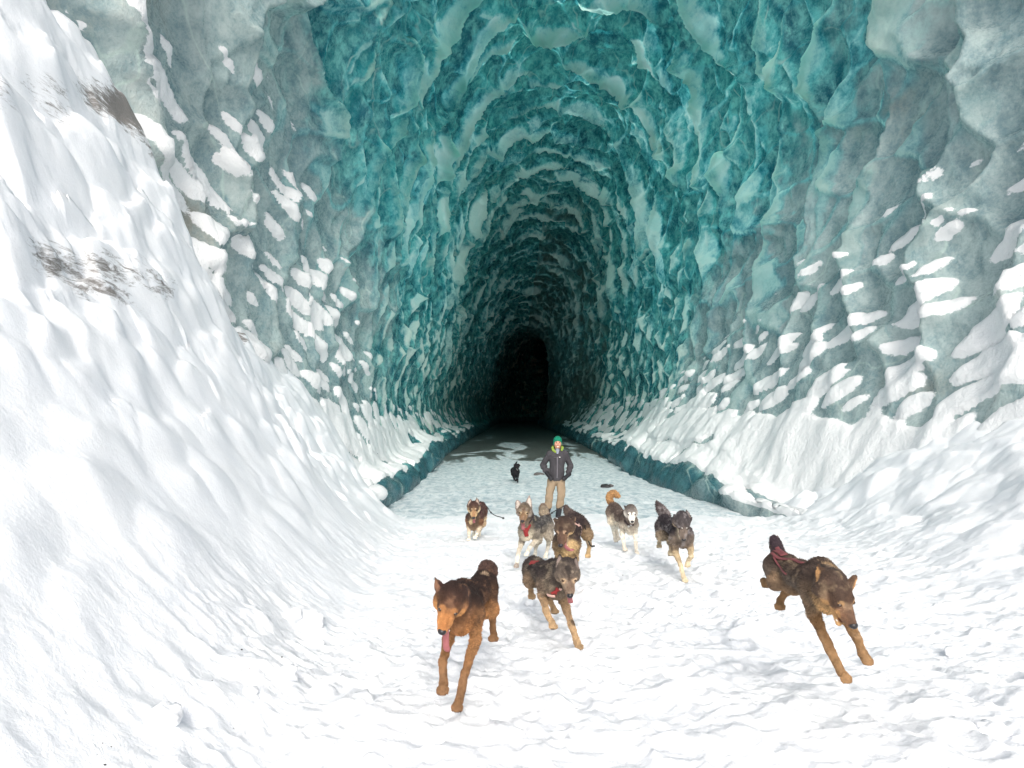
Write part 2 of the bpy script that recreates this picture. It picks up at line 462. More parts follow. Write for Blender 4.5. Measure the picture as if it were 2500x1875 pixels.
def ground_detail(X, Y):
    z, uL, uR = ground_base(X, Y)
    path = (1 - sstep(.02, .30, uL)) * (1 - sstep(.05, .5, uR))
    wx = fbm(X / .8, Y / .8, seed=5, octv=2) * .25
    lump = 1 - np.abs(vnoise(X * 2.1 + wx, Y * 1.5 - wx, seed=31))
    lump2 = 1 - np.abs(vnoise(X * 5.3 - wx, Y * 4.1 + wx, seed=32))
    lump3 = 1 - np.abs(vnoise(X * 12.0 + 3 * wx, Y * 9.0, seed=33))
    c1, c2, cc = voronoi(X * 3.1 + wx * 2, Y * 2.4, 37, 1.0)
    clod = np.clip(.42 - c1, 0, 1) * (cc > .62)
    tread = path * (.65 + .35 * vnoise(X / 1.7, Y / 2.3, seed=38))
    fade = 1 - .55 * sstep(12, 18, Y)
    lump4 = 1 - np.abs(vnoise(X * 23.0 - 2 * wx, Y * 15.0, seed=46))
    rgh = sstep(.3, .6, uL) * sstep(22, 16, Y)
    dz = tread * fade * (.055 * (lump - .7) + .060 * (lump2 - .7) + .044 * (lump3 - .7) + .022 * (lump4 - .7) + .16 * clod)
    dz = dz + rgh * .05 * fbm(X * 1.6, (Y + z * .6) * 1.6, z * 1.2, 4, 55)
    dz = dz + .07 * fbm(X / 2.2, Y / 3.0, seed=34, octv=3)
    # the left bank: plastered lumps above, short flutes and an apron below; swells on the right one
    sl = np.clip(uL, 0, 1)
    X0 = X; X = np.where(uL > 0, X - .85 * np.clip(z - centre_z(Y), 0, 12), X)     # length along the slope
    yw = Y + .35 * fbm(X / .9, Y / .9, seed=35, octv=3)
    fl = vnoise(yw * 2.2 + .5 * X, (X + .15 * Y) * 1.25, seed=36)
    fl2 = vnoise(yw * 4.6 + .8 * X, X * 2.4, seed=39)
    fm = sstep(-.25, .45, vnoise(X * .7, Y * .55, seed=48)) * sstep(.25, .5, sl) * (1 - .6 * sstep(.75, 1.0, sl))
    dz = dz + fm * (.10 * fl + .055 * fl2) * sstep(22, 17, Y)
    q1, q2, qc = voronoi(X * .85 + .4 * wx, yw * .75 + .3 * X, 45, .95)
    dz = dz + sstep(.35, .7, sl) * .50 * (np.clip(.75 - q1, 0, 1) - .35) * (.4 + qc) * sstep(20, 13, Y)
    q1, q2, qc = voronoi(X * 1.7 + wx, Y * 1.25 + .4 * X, 49, .95)
    dz = dz + sstep(.25, .5, sl) * .22 * (np.clip(.6 - q1, 0, 1) - .2) * (qc > .35) * sstep(20, 13, Y)
    dz = dz + sstep(.06, .3, sl) * (1 - sstep(.45, .8, sl)) * .03 * fbm(yw * 1.2, X * .8 - .4 * Y, seed=50, octv=3)
    q1, q2, qc = voronoi(X * 1.1 + wx, Y * 1.0, 47, .95)
    dz = dz + sstep(.10, .3, sl) * (1 - sstep(.45, .8, sl)) * .20 * np.clip(.5 - q1, 0, 1) * (qc > .45)
    X = np.where(uR > 0, X0 + .85 * np.clip(z - centre_z(Y), 0, 12), X0)
    sr = np.clip(uR, 0, 1)
    q1, q2, qc = voronoi(X * .9 + .5 * wx, Y * .8 - .25 * X, 56, .95)
    dz = dz + sstep(.02, .4, sr) * (.13 * fbm(X / 1.5, Y / 1.7, seed=42, octv=5) + .30 * (np.clip(.7 - q1, 0, 1) - .3) * (.3 + qc))
    X = X0
    r = sstep(.0, .4, sr) * (1 - sstep(.55, .9, sr))
    c1, c2, cc = voronoi(X * 1.0 + wx, Y * .8 + X * .3, 44, 1.0)
    dz = dz + r * .16 * np.clip(c2 - c1, 0, .35)
    return z + dz, uL, uR, tread

def build_ground():
    xs = spaced([(-420, -60, 8), (-60, -12, 22), (-12, -6.5, 90), (-6.5, -3, 165), (-3, 3.4, 290), (3.4, 9.5, 175), (9.5, 16, 24), (16, 60, 16), (60, 420, 8)])
    ys = spaced([(-420, -60, 8), (-60, -6, 30), (-6, 2.2, 60), (2.2, 7, 240), (7, 13, 165), (13, 22, 120), (22, 40, 12), (40, 440, 12)])
    Y, X = np.meshgrid(ys, xs, indexing='ij')
    Z, uL, uR, tread = ground_detail(X, Y)
    # dirty, half bare ice showing through high on the left bank and along the right one
    dn = fbm(X / 1.2 + .3 * Y, Z / .8, Y / 1.6, octv=4, seed=52)
    hi = sstep(.50, .80, uL) * sstep(3.5, 7, Y) * sstep(21, 17, Y)
    edge = sstep(.62, .98, uL) * sstep(20, 14, Y)
    g = lambda v, w: np.exp(-(v / w) ** 2)
    b1 = g(Z - 5.35 - .35 * (Y - 7) + .3 * dn, .52) * sstep(4.5, 5.5, Y) * sstep(11, 8.5, Y) * sstep(.4, .55, uL)
    b2 = g(Z - 3.75 - .12 * (Y - 6.5) + .25 * dn, .50) * sstep(4.2, 5, Y) * sstep(10, 7.8, Y) * sstep(.35, .5, uL)
    b3 = sstep(.62, .95, uL) * sstep(8.6, 10.5, Y) * sstep(14.5, 12.5, Y)
    dirtL = np.clip(b1 * .72 + b2 * .64 + b3 * .66, 0, 1) * (.78 + .45 * dn) + edge * .18 * (1 + dn)
    edgeR = sstep(.50, .95, uR) * sstep(6, 9, Y)
    dirt = np.clip(dirtL + edgeR * (.42 + .50 * dn), 0, 1.2)
    o = mesh_from('snow_ground', np.stack([X, Y, Z], -1).reshape(-1, 3), grid_faces(len(ys), len(xs)), SNOW,
                  {'dirt': dirt.ravel(), 'tread': tread.ravel()})
    o['kind'] = 'structure'
    o['label'] = 'white trodden snow ground rising to steep snow banks at both sides'
build_ground()

def build_floor():
    ys = 12.0 * (160 / 12.0) ** np.linspace(0, 1, 420)
    u = np.linspace(-1, 1, 260)
    Y, U = np.meshgrid(ys, u, indexing='ij')
    X = cave_centre(Y) + U * (foot_half(Y) + .9 + .1 * np.maximum(0, 20 - Y))
    n = fbm(X * .9, Y * .5, seed=91, octv=4); n2 = 1 - np.abs(vnoise(X * 3.2 + .5 * n, Y * 1.9, seed=92))
    Z = .035 * n + .035 * (n2 - .7) * (1 - sstep(30, 60, Y)) + .22 * sstep(.80, 1.0, np.abs(U)) * 0
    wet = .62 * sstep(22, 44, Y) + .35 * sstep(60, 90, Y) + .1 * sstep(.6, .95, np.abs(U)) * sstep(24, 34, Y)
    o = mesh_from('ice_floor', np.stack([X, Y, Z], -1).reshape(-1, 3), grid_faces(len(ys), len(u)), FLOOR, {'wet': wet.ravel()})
    o['kind'] = 'structure'
    o['label'] = 'pale rough ice floor of the tunnel turning dark and bare further in'
build_floor()

# ------------------------------------------------------------------ bodies: smooth unions of tapered limbs, meshed as one surface
def J(px, py, d):
    """place of a photograph pixel at a distance of d metres into the scene"""
    return np.array([(px - 1250.0) / FPX * d, d, CAM_Z + (HOR - py) / FPX * d])

def unit(v):
    v = np.asarray(v, float); return v / max(np.linalg.norm(v), 1e-9)

class Blob:
    def __init__(self, h=.009):
        self.p = []; self.h = h; self.cuts = []; self.over = []
    def cone(self, a, b, ra, rb, col=None, k=.03):
        a = np.asarray(a, float); b = np.asarray(b, float)
        self.p.append(('c', a, b, ra, rb, col, k)); return self
    def ball(self, c, r, col=None, k=.03):
        return self.cone(c, np.asarray(c, float) + 1e-4, r, r, col, k)
    def ell(self, c, ax, rad, col=None, k=.03):
        """ellipsoid: rows of ax are unit axes"""
        self.p.append(('e', np.asarray(c, float), np.array(ax, float), np.array(rad, float), 0, col, k)); return self
    def flat(self, a, b, ra, rb, n, sq, col=None, k=.012):
        """tapered limb flattened along n by the factor sq (ears, feet)"""
        self.p.append(('f', np.asarray(a, float), np.asarray(b, float), ra, rb, col, k, unit(n), sq)); return self
    @staticmethod
    def _cone(P, a, b, ra, rb):
        ab = b - a; L2 = max(ab @ ab, 1e-12)
        t = np.clip(((P - a) @ ab) / L2, 0, 1)
        return np.linalg.norm(P - a - t[..., None] * ab, axis=-1) - (ra + (rb - ra) * t)
    def dist(self, q, P):
        if q[0] == 'c':
            return self._cone(P, q[1], q[2], q[3], q[4])
        if q[0] == 'e':
            l = ((P - q[1]) @ q[2].T) / q[3]
            n = np.linalg.norm(l, axis=-1)
            return (n - 1) * q[3].min() * .75 + (n - 1) * q[3].mean() * .25
        n, sq = q[7], q[8]
        def st(X, o): return X + ((X - o) @ n)[..., None] * n * (sq - 1)
        d = self._cone(st(P, q[1]), q[1], st(q[2][None], q[1])[0], q[3], q[4])
        return d / (1 + .35 * (sq - 1))
    def box(self, q):
        if q[0] == 'e':
            r = q[3].max(); return q[1] - r, q[1] + r
        r = max(q[3], q[4]); return np.minimum(q[1], q[2]) - r, np.maximum(q[1], q[2]) + r
    def eval(self, P):
        d = np.full(P.shape[:-1], 9.0)
        for q in self.p:
            e = self.dist(q, P); k = q[6]
            hh = np.maximum(k - np.abs(d - e), 0) / k
            d = np.minimum(d, e) - hh * hh * k * .25
        for c, r, k in self.cuts:
            e = r - np.linalg.norm(P - c, axis=-1)
            hh = np.maximum(k - np.abs(d - e), 0) / k
            d = np.maximum(d, e) + hh * hh * k * .25
        return d
    def grad(self, P, e=.004):
        g = np.stack([self.eval(P + v) - self.eval(P - v) for v in np.eye(3) * e], -1)
        return g / np.maximum(np.linalg.norm(g, axis=-1, keepdims=True), 1e-9)
    def snap(self, P, off=0.0):
        P = np.array(P, float)
        for _ in range(7):
            P = P - self.grad(P) * (self.eval(P) - off)[..., None] * .85
        return P, self.grad(P)
    def mesh(self, rough=0.0, seed=0, rfreq=28):
        h = self.h
        lo = np.min([self.box(q)[0] for q in self.p], 0) - 3 * h
        hi = np.max([self.box(q)[1] for q in self.p], 0) + 3 * h
        n = np.ceil((hi - lo) / h).astype(int) + 1
        f = np.full(n, .2, np.float64)
        gx = [lo[i] + h * np.arange(n[i]) for i in range(3)]
        for q in self.p:
            a, b = self.box(q); m = q[6] + 2.5 * h
            i0 = np.clip(np.floor((a - m - lo) / h).astype(int), 0, n); i1 = np.clip(np.ceil((b + m - lo) / h).astype(int) + 1, 0, n)
            sl = tuple(slice(i0[i], i1[i]) for i in range(3))
            P = np.stack(np.meshgrid(*[gx[i][sl[i]] for i in range(3)], indexing='ij'), -1)
            e = self.dist(q, P); k = q[6]; d = f[sl]
            hh = np.maximum(k - np.abs(d - e), 0) / k
            f[sl] = np.minimum(d, e) - hh * hh * k * .25
        for c, r, k in self.cuts:
            i0 = np.clip(np.floor((c - r - k - lo) / h).astype(int), 0, n); i1 = np.clip(np.ceil((c + r + k - lo) / h).astype(int) + 1, 0, n)
            sl = tuple(slice(i0[i], i1[i]) for i in range(3))
            P = np.stack(np.meshgrid(*[gx[i][sl[i]] for i in range(3)], indexing='ij'), -1)
            e = r - np.linalg.norm(P - c, axis=-1); d = f[sl]
            hh = np.maximum(k - np.abs(d - e), 0) / k
            f[sl] = np.maximum(d, e) + hh * hh * k * .25
        V, F = surface_nets(f, lo, h)
        N = self.grad(V)
        if rough:
            r = fbm(V[:, 0] * rfreq, V[:, 1] * rfreq, V[:, 2] * rfreq * .6, 3, seed)
            V = V + N * (rough * r)[:, None]
        return V, F, N
    def colour(self, V, sharp=.010):
        acc = np.zeros((len(V), 3)); w = np.zeros(len(V))
        for q in self.p:
            if q[5] is None: continue
            d = self.dist(q, V)
            g = np.exp(-np.clip(d, -.05, .4) / sharp)
            c = q[5](V) if callable(q[5]) else np.array(q[5])
            acc += g[:, None] * c; w += g
        c = acc / np.maximum(w, 1e-30)[:, None]
        for ctr, rad, col, st in self.over:
            if np.isscalar(rad): d = np.linalg.norm(V - ctr, axis=-1) / rad
            else: d = np.linalg.norm(((V - ctr) @ rad[0].T) / rad[1], axis=-1)
            m = (st * (1 - sstep(.75, 1.15, d)))[:, None]
            c = c * (1 - m) + np.array(col) * m
        return c

def surface_nets(f, lo, h):
    s = f < 0
    nx, ny, nz = f.shape
    cnt = np.zeros((nx - 1, ny - 1, nz - 1), np.int8)
    off = [(a, b, c) for a in (0, 1) for b in (0, 1) for c in (0, 1)]
    for a, b, c in off:
        cnt += s[a:nx - 1 + a, b:ny - 1 + b, c:nz - 1 + c]
    act = (cnt > 0) & (cnt < 8)
    I = np.argwhere(act)
    idx = np.full(act.shape, -1, np.int64); idx[act] = np.arange(len(I))
    acc = np.zeros((len(I), 3)); w = np.zeros(len(I))
    for a in off:
        for ax in range(3):
            if a[ax]: continue
            b = list(a); b[ax] = 1
            fa = f[I[:, 0] + a[0], I[:, 1] + a[1], I[:, 2] + a[2]]
            fb = f[I[:, 0] + b[0], I[:, 1] + b[1], I[:, 2] + b[2]]
            m = (fa < 0) != (fb < 0)
            t = np.where(m, fa / np.where(m, fa - fb, 1), 0)
            p = np.array(a, float)[None].repeat(len(I), 0); p[:, ax] = t
            acc += p * m[:, None]; w += m
    V = lo + h * (I + acc / w[:, None])
    Q = []
    for ax in range(3):
        u, v = (ax + 1) % 3, (ax + 2) % 3
        a = [slice(None)] * 3; b = [slice(None)] * 3
        a[ax] = slice(0, -1); b[ax] = slice(1, None)
        E = np.argwhere(s[tuple(a)] != s[tuple(b)])
        E = E[(E[:, u] > 0) & (E[:, v] > 0) & (E[:, u] < f.shape[u] - 1) & (E[:, v] < f.shape[v] - 1)]
        if not len(E): continue
        fl = s[E[:, 0], E[:, 1], E[:, 2]]
        def cell(du, dv):
            c = E.copy(); c[:, u] += du; c[:, v] += dv
            return idx[c[:, 0], c[:, 1], c[:, 2]]
        q = np.stack([cell(-1, -1), cell(0, -1), cell(0, 0), cell(-1, 0)], 1)
        q[~fl] = q[~fl][:, ::-1]
        Q.append(q)
    Q = np.concatenate(Q)
    return V, Q[(Q >= 0).all(1)]

def blob_object(name, B, mat, parent, base, rough=0.0, seed=0, col=True, mottle=None, rfreq=28):
    V, F, N = B.mesh(rough, seed, rfreq)
    at = {}
    if col:
        c = B.colour(V)
        if mottle: c = mottle(V, c)
        at['Col'] = np.clip(c, 0, 1)
    o = mesh_from(name, V - base, F, mat, at, parent=parent)
    return o, V, N, at.get('Col')

def thing(name, label, cat, loc, group=None):
    o = bpy.data.objects.new(name, None); S.collection.objects.link(o)
    o.location = tuple(loc); o.empty_display_size = .1
    o['label'] = label; o['category'] = cat
    if group: o['group'] = group
    return o

def ellipsoid_mesh(c, ax, rad, nu=14, nv=9):
    th = np.linspace(0, 2 * math.pi, nu, endpoint=False); ph = np.linspace(0, math.pi, nv)
    T, Pp = np.meshgrid(th, ph, indexing='ij')
    L = np.stack([np.sin(Pp) * np.cos(T) * rad[0], np.sin(Pp) * np.sin(T) * rad[1], np.cos(Pp) * rad[2]], -1)
    V = (L @ np.array(ax)).reshape(-1, 3) + c
    i = np.arange(nu * nv).reshape(nu, nv); j = np.roll(i, -1, 0)
    F = np.stack([i[:, :-1], i[:, 1:], j[:, 1:], j[:, :-1]], -1).reshape(-1, 4)
    return V, F

def tube_mesh(P, R, n=8):
    P = np.asarray(P, float); R = np.broadcast_to(R, (len(P),))
    T = np.gradient(P, axis=0); T /= np.maximum(np.linalg.norm(T, axis=1, keepdims=True), 1e-9)
    ref = np.array([0, 0, 1.0]) if abs(T[:, 2]).mean() < .8 else np.array([1.0, 0, 0])
    A = np.cross(T, ref); A /= np.maximum(np.linalg.norm(A, axis=1, keepdims=True), 1e-9); B = np.cross(T, A)
    a = np.linspace(0, 2 * math.pi, n, endpoint=False)
    V = P[:, None] + R[:, None, None] * (np.cos(a)[None, :, None] * A[:, None] + np.sin(a)[None, :, None] * B[:, None])
    i = np.arange(len(P) * n).reshape(len(P), n); j = np.roll(i, -1, 1)
    F = np.stack([i[:-1], j[:-1], j[1:], i[1:]], -1).reshape(-1, 4)
    V = np.concatenate([V.reshape(-1, 3), P[:1], P[-1:]]); m = len(P) * n
    c0 = np.stack([np.full(n, m), j[0], i[0], i[0]], -1); c1 = np.stack([np.full(n, m + 1), i[-1], j[-1], j[-1]], -1)
    c0[:, 3] = m; c1[:, 3] = m + 1
    return V, F

def smooth_path(pts, n):
    """Catmull-Rom through the points"""
    p = np.asarray(pts, float); p = np.vstack([2 * p[0] - p[1], p, 2 * p[-1] - p[-2]])
    out = []
    m = len(p) - 3
    for t in np.linspace(0, m - 1e-6, n):
        i = int(t); u = t - i; a, b, c, d = p[i:i + 4]
        out.append(.5 * (2 * b + (c - a) * u + (2 * a - 5 * b + 4 * c - d) * u * u + (3 * b - a - 3 * c + d) * u ** 3))
    return np.array(out)

def strap_mesh(B, pts, width, thick=.006, n=26, lift=.004):
    """a strap that lies on the body surface along the points"""
    P, N = B.snap(smooth_path(pts, n), lift)
    for _ in range(2):
        P[1:-1] = .25 * P[:-2] + .5 * P[1:-1] + .25 * P[2:]
    T = np.gradient(P, axis=0); T /= np.maximum(np.linalg.norm(T, axis=1, keepdims=True), 1e-9)
    Sd = np.cross(T, N); Sd /= np.maximum(np.linalg.norm(Sd, axis=1, keepdims=True), 1e-9)
    w = width / 2
    ring = np.stack([P - Sd * w, P - Sd * w * .8 + N * thick, P + Sd * w * .8 + N * thick, P + Sd * w], 1)
    V = ring.reshape(-1, 3); i = np.arange(len(V)).reshape(n, 4)
    F = np.concatenate([np.stack([i[:-1, a], i[:-1, (a + 1) % 4], i[1:, (a + 1) % 4], i[1:, a]], -1) for a in range(4)])
    F = np.concatenate([F, i[:1, ::-1], i[-1:]])
    return V, F

def join(parts):
    V, F, k = [], [], 0
    for v, f in parts:
        V.append(v); F.append(f + k); k += len(v)
    return np.concatenate(V), np.concatenate(F)

# ------------------------------------------------------------------ dogs
def mat_fur(name='dog_fur'):
    t = NT(name); c = t.attr('Col', True); p = t.new('ShaderNodeTexCoord').outputs['Object']
    n = t.noise(t.mapping(p, (1, .45, 1)), 95, 4, .7); n2 = t.noise(p, 26, 4, .6, .5)
    v = t.math('ADD', .62, t.math('ADD', t.math('MULTIPLY', n, .42), t.math('MULTIPLY', n2, .34)))
    m = t.new('ShaderNodeMix', data_type='RGBA', blend_type='MULTIPLY'); m.inputs[0].default_value = 1
    cv = t.new('ShaderNodeCombineColor')
    for i in range(3): t.l.new(v, cv.inputs[i])
    t.l.new(c, m.inputs[6]); t.l.new(cv.outputs[0], m.inputs[7])
    return t.set(Base_Color=m.outputs[2], Roughness=.72, Specular_IOR_Level=.25, Normal=t.bump(n, .5, .006))
FUR = mat_fur()
NOSE_M = flat_mat('wet_black_nose', (.016, .014, .016), .35, .5, 90, .3)
EYE_M = flat_mat('dark_amber_eye', (.045, .022, .010), .12, .6, 60, .3)
PALE_EYE_M = flat_mat('pale_blue_eye', (.30, .42, .52), .12, .6, 60, .2)
TONGUE_M = flat_mat('pink_tongue', (.30, .095, .10), .38, .5, 70, .15)
TOOTH_M = flat_mat('tooth_enamel', (.80, .76, .66), .35, .5, 60, .08)
RED_M = flat_mat('red_webbing', (.27, .028, .028), .6, .3, 120, .25, .4, .003)
MAROON_M = flat_mat('maroon_webbing', (.20, .060, .065), .65, .3, 120, .3, .4, .003)
DARK_STRAP_M = flat_mat('dark_webbing', (.035, .022, .026), .65, .3, 120, .3, .4, .003)
PINK_STRAP_M = flat_mat('faded_pink_webbing', (.62, .40, .34), .6, .3, 120, .2, .4, .003)
METAL_M = flat_mat('dull_buckle_metal', (.45, .44, .42), .35, .6, 80, .2)
CORD_M = flat_mat('black_cord', (.012, .012, .014), .6, .3, 120, .3)

def build_dog(key, d):
    rs = np.random.RandomState(d['seed'])
    h = d.get('h', .0095); col = d['col']; fat = d.get('fat', 1.0)
    B = Blob(h)
    C, Wi, Lo, Pv = (J(*d[k]) for k in ('C', 'Wi', 'Lo', 'Pv'))
    Sk, No = J(*d['Sk']), J(*d['No'])
    sp = unit(C - Pv)                                   # forward along the spine
    lat = unit(np.cross(np.array([0, 0, 1.0]), sp)); up = np.cross(sp, lat)
    def coat(V):
        # saddle above, flank, belly below: by height over the line of the spine
        a = np.clip(((V - Pv) @ sp) / max((C - Pv) @ sp, .1), -.3, 1.4)
        ax = Pv + a[:, None] * (C - Pv)
        t = ((V - ax) @ up) / .12 + .22 * fbm(V[:, 0] * 13, V[:, 1] * 9, V[:, 2] * 13, 3, d['seed'])
        s1 = sstep(-.25, .35, t)[:, None]; s2 = sstep(-1.15, -.7, t)[:, None]
        c = np.array(col['belly']) * (1 - s2) + np.array(col['side']) * s2
        return c * (1 - s1) + np.array(col['back']) * s1
    r = .104 * fat
    B.ell(C - up * .004, [lat, up, sp], (.104 * fat, .142 * fat, .19), coat, .04)
    B.cone(C, Lo, r, .086 * fat, coat, .05)
    B.cone(Lo, Pv, .086 * fat, .092 * fat, coat, .05)
    B.ball(Wi, .070 * fat, coat, .06)
    B.ball(Pv - sp * .055 + up * .01, .082 * fat, coat, .05)
    fr = C + sp * .13 - up * .02
    B.ball(fr, .078 * fat, col['chest'], .05)
    B.ball(fr - up * .062, .054 * fat, col['chest'], .05)
    # head frame
    f = unit(No - Sk)
    eb = .5 * (J(*d['ears'][0][0]) + J(*d['ears'][1][0]))
    rt = unit(J(*d['rt'][1]) - J(*d['rt'][0])) if 'rt' in d else unit(J(*d['ears'][1][0]) - J(*d['ears'][0][0]))   # to the right in the photograph
    rt = unit(rt - f * (rt @ f)); u = unit(np.cross(f, rt))
    if u[2] < 0: u = -u
    k = d.get('head', 1.0)
    Hd = lambda a, b, c: Sk + k * (a * rt + b * u + c * f)
    # neck
    B.cone(.55 * Wi + .45 * C + sp * .05, Sk - f * .055 + u * 0, .086 * fat, .068, coat if d.get('neckcoat', 1) else col['neck'], .05)
    B.cone(fr + up * .03, Sk - f * .035 - u * .03, .074 * fat, .060, col['neck'], .05)
    B.ell(Hd(0, .005, -.005), [rt, u, f], (.066 * k, .060 * k, .080 * k), col['crown'], .02)
    for s in (-1, 1):
        B.ball(Hd(s * .042, -.026, .004), .036 * k, col['cheek'], .03)
        B.cone(Hd(s * .050, -.03, -.03), Hd(s * .066, -.055, -.050), .032 * k, .014 * k, col['ruff'], .035)
        B.cone(Hd(s * .026, .030, .050), Hd(s * .040, .022, .048), .022 * k, .016 * k, col['crown'], .014)
    B.cone(Hd(0, -.008, .050), Hd(0, -.016, .100), .046 * k, .034 * k, col['muzzle'], .02)
    B.cone(Hd(0, -.014, .095), Hd(0, -.014, .146), .0345 * k, .025 * k, col['muzzle'], .014)
    B.cone(Hd(0, .014, .062), Hd(0, .004, .150), .022 * k, .015 * k, col['bridge'], .014)
    op = d.get('open', .5)
    jaw0, jaw1 = Hd(0, -.050, .030), Hd(d.get('jx', 0) * .02, -.050 - .062 * op, .125 - .018 * op)
    B.cone(jaw0, jaw1, .030 * k, .015 * k, col['jaw'], .010)
    # ears
    for (bs, tp), ef in zip(d['ears'], d.get('eface', (1, 1))):
        b_, t_ = J(*bs), J(*tp)
        ax = unit(t_ - b_); fa = unit(f * .8 * ef + rt * np.sign((b_ - Sk) @ rt) * .35 + np.array([0, -1, 0]) * .5)
        fa = unit(fa - ax * (fa @ ax))
        b0 = b_ - ax * .015; t_ = b_ + (t_ - b_) * 1.12
        er = d.get('er', .038) * 1.22
        m_ = b0 + (t_ - b0) * .55
        B.flat(b0, m_, er, er * .66, fa, 2.0, col['ear'], .010); B.flat(m_, t_, er * .66, .008, fa, 2.0, col['ear'], .008)
        for q in np.linspace(.2, .75, 6):
            R_ = np.stack([np.cross(ax, fa), ax, fa]); w = er * (1 - q ** 1.5) * .60
            B.over.append((b0 + (t_ - b0) * q + fa * (w * .55 + .006), (R_, np.array([w + .004, .022, w * .55 + .004])), col['ear_in'], .85))
    # legs
    toes = unit(sp * .6 + np.array([0, -.5, 0])); toes = unit(toes * np.array([1, 1, 0]))
    for n_, (hi_, lo_) in (('RF', 'fl'), ('LF', 'fl'), ('HR', 'hl'), ('HL', 'hl')):
        a, b, c, e = (J(*x) for x in d[n_])
        lg, low, paw = col['leg'], col['shin'], col['paw']
        if n_[1 if n_[0] in 'RL' else 0] == 'F' or n_ in ('RF', 'LF'):
            B.cone(a + up * .05, a, .058 * fat, .060 * fat, coat, .05)
            B.cone(a, b, .058 * fat, .038 * fat, lg, .035)
            B.cone(b, c, .038 * fat, .0225, low, .022)
            B.cone(c, e, .0228, .022, paw, .015)
        else:
            B.cone(a, b, .086 * fat, .056 * fat, coat, .05)
            B.ball(b, .054 * fat, lg, .04)
            B.cone(b, c, .050 * fat, .0225, low, .025)
            B.cone(c, e, .0215, .021, paw, .015)
        dn = unit(e - c); tf = unit(toes * .75 + dn * .55)
        sd = unit(np.cross(tf, np.array([0, 0, 1.0])))
        B.cone(e, e + tf * .026 * d.get('paws', 1), .0225, .024, paw, .012)
        if h < .012:
            for q in (-1.5, -.5, .5, 1.5):
                te = e + tf * (.050 - .006 * abs(q)) + sd * q * .0140
                B.cone(te, te + tf * .012 + np.array([0, 0, -.006]), .0130, .011, paw, .005)
                B.over.append((te + tf * .028 + np.array([0, 0, -.012]), .011, (.03, .025, .022), .8))
                if abs(q) > 1: continue
                B.over.append((te + sd * q * .9 * .0155 + tf * .008, .007, tuple(np.array(paw) * .25), .85))
    # tail
    T = [J(*x) for x in d['tail']]; tr = d['tailr']
    pts = smooth_path([Pv - sp * .07 + up * .04] + T, 10)
    rr = np.interp(np.linspace(0, 1, 10), np.linspace(0, 1, len(tr)), tr)
    for i in range(9):
        B.cone(pts[i], pts[i + 1], rr[i], rr[i + 1], col['tail'], .02)
    for tip in d.get('tailtip', []):
        B.over.append((J(*tip[0]), tip[1], tip[2], .9))
    for o_ in d.get('marks', []):                        # head marks: (across, up, forward), radius, colour, strength
        (a, b, c), rad, cl, st = o_
        for s in ((-1, 1) if a else (1,)):
            B.over.append((Hd(s * a, b, c), rad * k, cl, st))
    for o_ in d.get('spots', []):                        # coat marks at photograph positions
        B.over.append((J(*o_[0]), o_[1], o_[2], o_[3]))
    for s in (-1, 1):
        for q in np.linspace(0, 1, 6):
            B.over.append((Hd(s * (.040 - .018 * q), -.036 - .004 * q, .045 + .085 * q), .0075, (.045, .022, .020), .75))
    # inside of the mouth
    for q in np.linspace(.15, .8, 5):
        m = .5 * ((Hd(0, -.040, .03 + .11 * q)) + (jaw0 + (jaw1 - jaw0) * q))
        B.over.append((m, .014 + .010 * op, (.10, .018, .02), .9 if op > .25 else .4))
    base = np.array([C[0], .5 * (C[1] + Pv[1]), 0])
    base[2] = min(J(*d[n_][3])[2] for n_ in ('RF', 'LF', 'HR', 'HL')) - .03
    root = thing('sled_dog', d['label'], 'dog', base, 'sled dogs running out of the ice tunnel' if key != 'I' else None)
    def mottle(V, c):
        n = fbm(V[:, 0] * 22, V[:, 1] * 14, V[:, 2] * 22, 4, d['seed'] + 3)
        n2 = fbm(V[:, 0] * 60, V[:, 1] * 30, V[:, 2] * 60, 2, d['seed'] + 5)
        g = np.clip(sstep(.12, .75, n) * d.get('grizzle', .25), 0, 1)[:, None]
        dark = c.mean(1, keepdims=True) < .14
        c = np.where(dark, c * (1 - g) + np.array(col['grizzle']) * g, c)
        return c * (1 + .22 * n2 + .15 * n)[:, None]
    body, V, N, cols = blob_object('body', B, FUR, root, base, rough=.0045 * d.get('shag', 1), seed=d['seed'], mottle=mottle)
    # coat hairs: short wedges that lie back along the body
    nf = d.get('hairs', 0)
    if nf:
        nf = min(nf, len(V)); pick = rs.choice(len(V), nf, replace=False)
        Q, Nn, cc = V[pick], N[pick], cols[pick]
        leg = np.minimum.reduce([np.linalg.norm(Q - .5 * (J(*d[n_][2]) + J(*d[n_][3])), axis=1) for n_ in ('RF', 'LF', 'HR', 'HL')])
        hd = np.minimum(np.linalg.norm(Q - (Sk + f * .09), axis=1), .035 + np.minimum.reduce([np.linalg.norm(Q - J(*e_[1]), axis=1) for e_ in d['ears']]))
        L = d.get('hair', .032) * np.clip(sstep(.08, .30, leg), .34, 1) * np.clip(sstep(.09, .25, hd), .36, 1)
        L = L * rs.uniform(.55, 1.35, nf)
        flow = -sp * .8 + np.array([0, 0, -.45]) + rs.normal(0, .22, (nf, 3))
        flow = flow - Nn * (flow * Nn).sum(1, keepdims=True)
        flow /= np.maximum(np.linalg.norm(flow, axis=1, keepdims=True), .05)
        D = flow * .86 + Nn * rs.uniform(.22, .60, nf)[:, None]
        sd = np.cross(D, Nn); sd /= np.maximum(np.linalg.norm(sd, axis=1, keepdims=True), 1e-6)
        w = d.get('hairw', .0042) * rs.uniform(.7, 1.3, nf)
        a = Q - Nn * .003 - sd * w[:, None]; b = Q - Nn * .003 + sd * w[:, None]; t = Q + D * L[:, None]
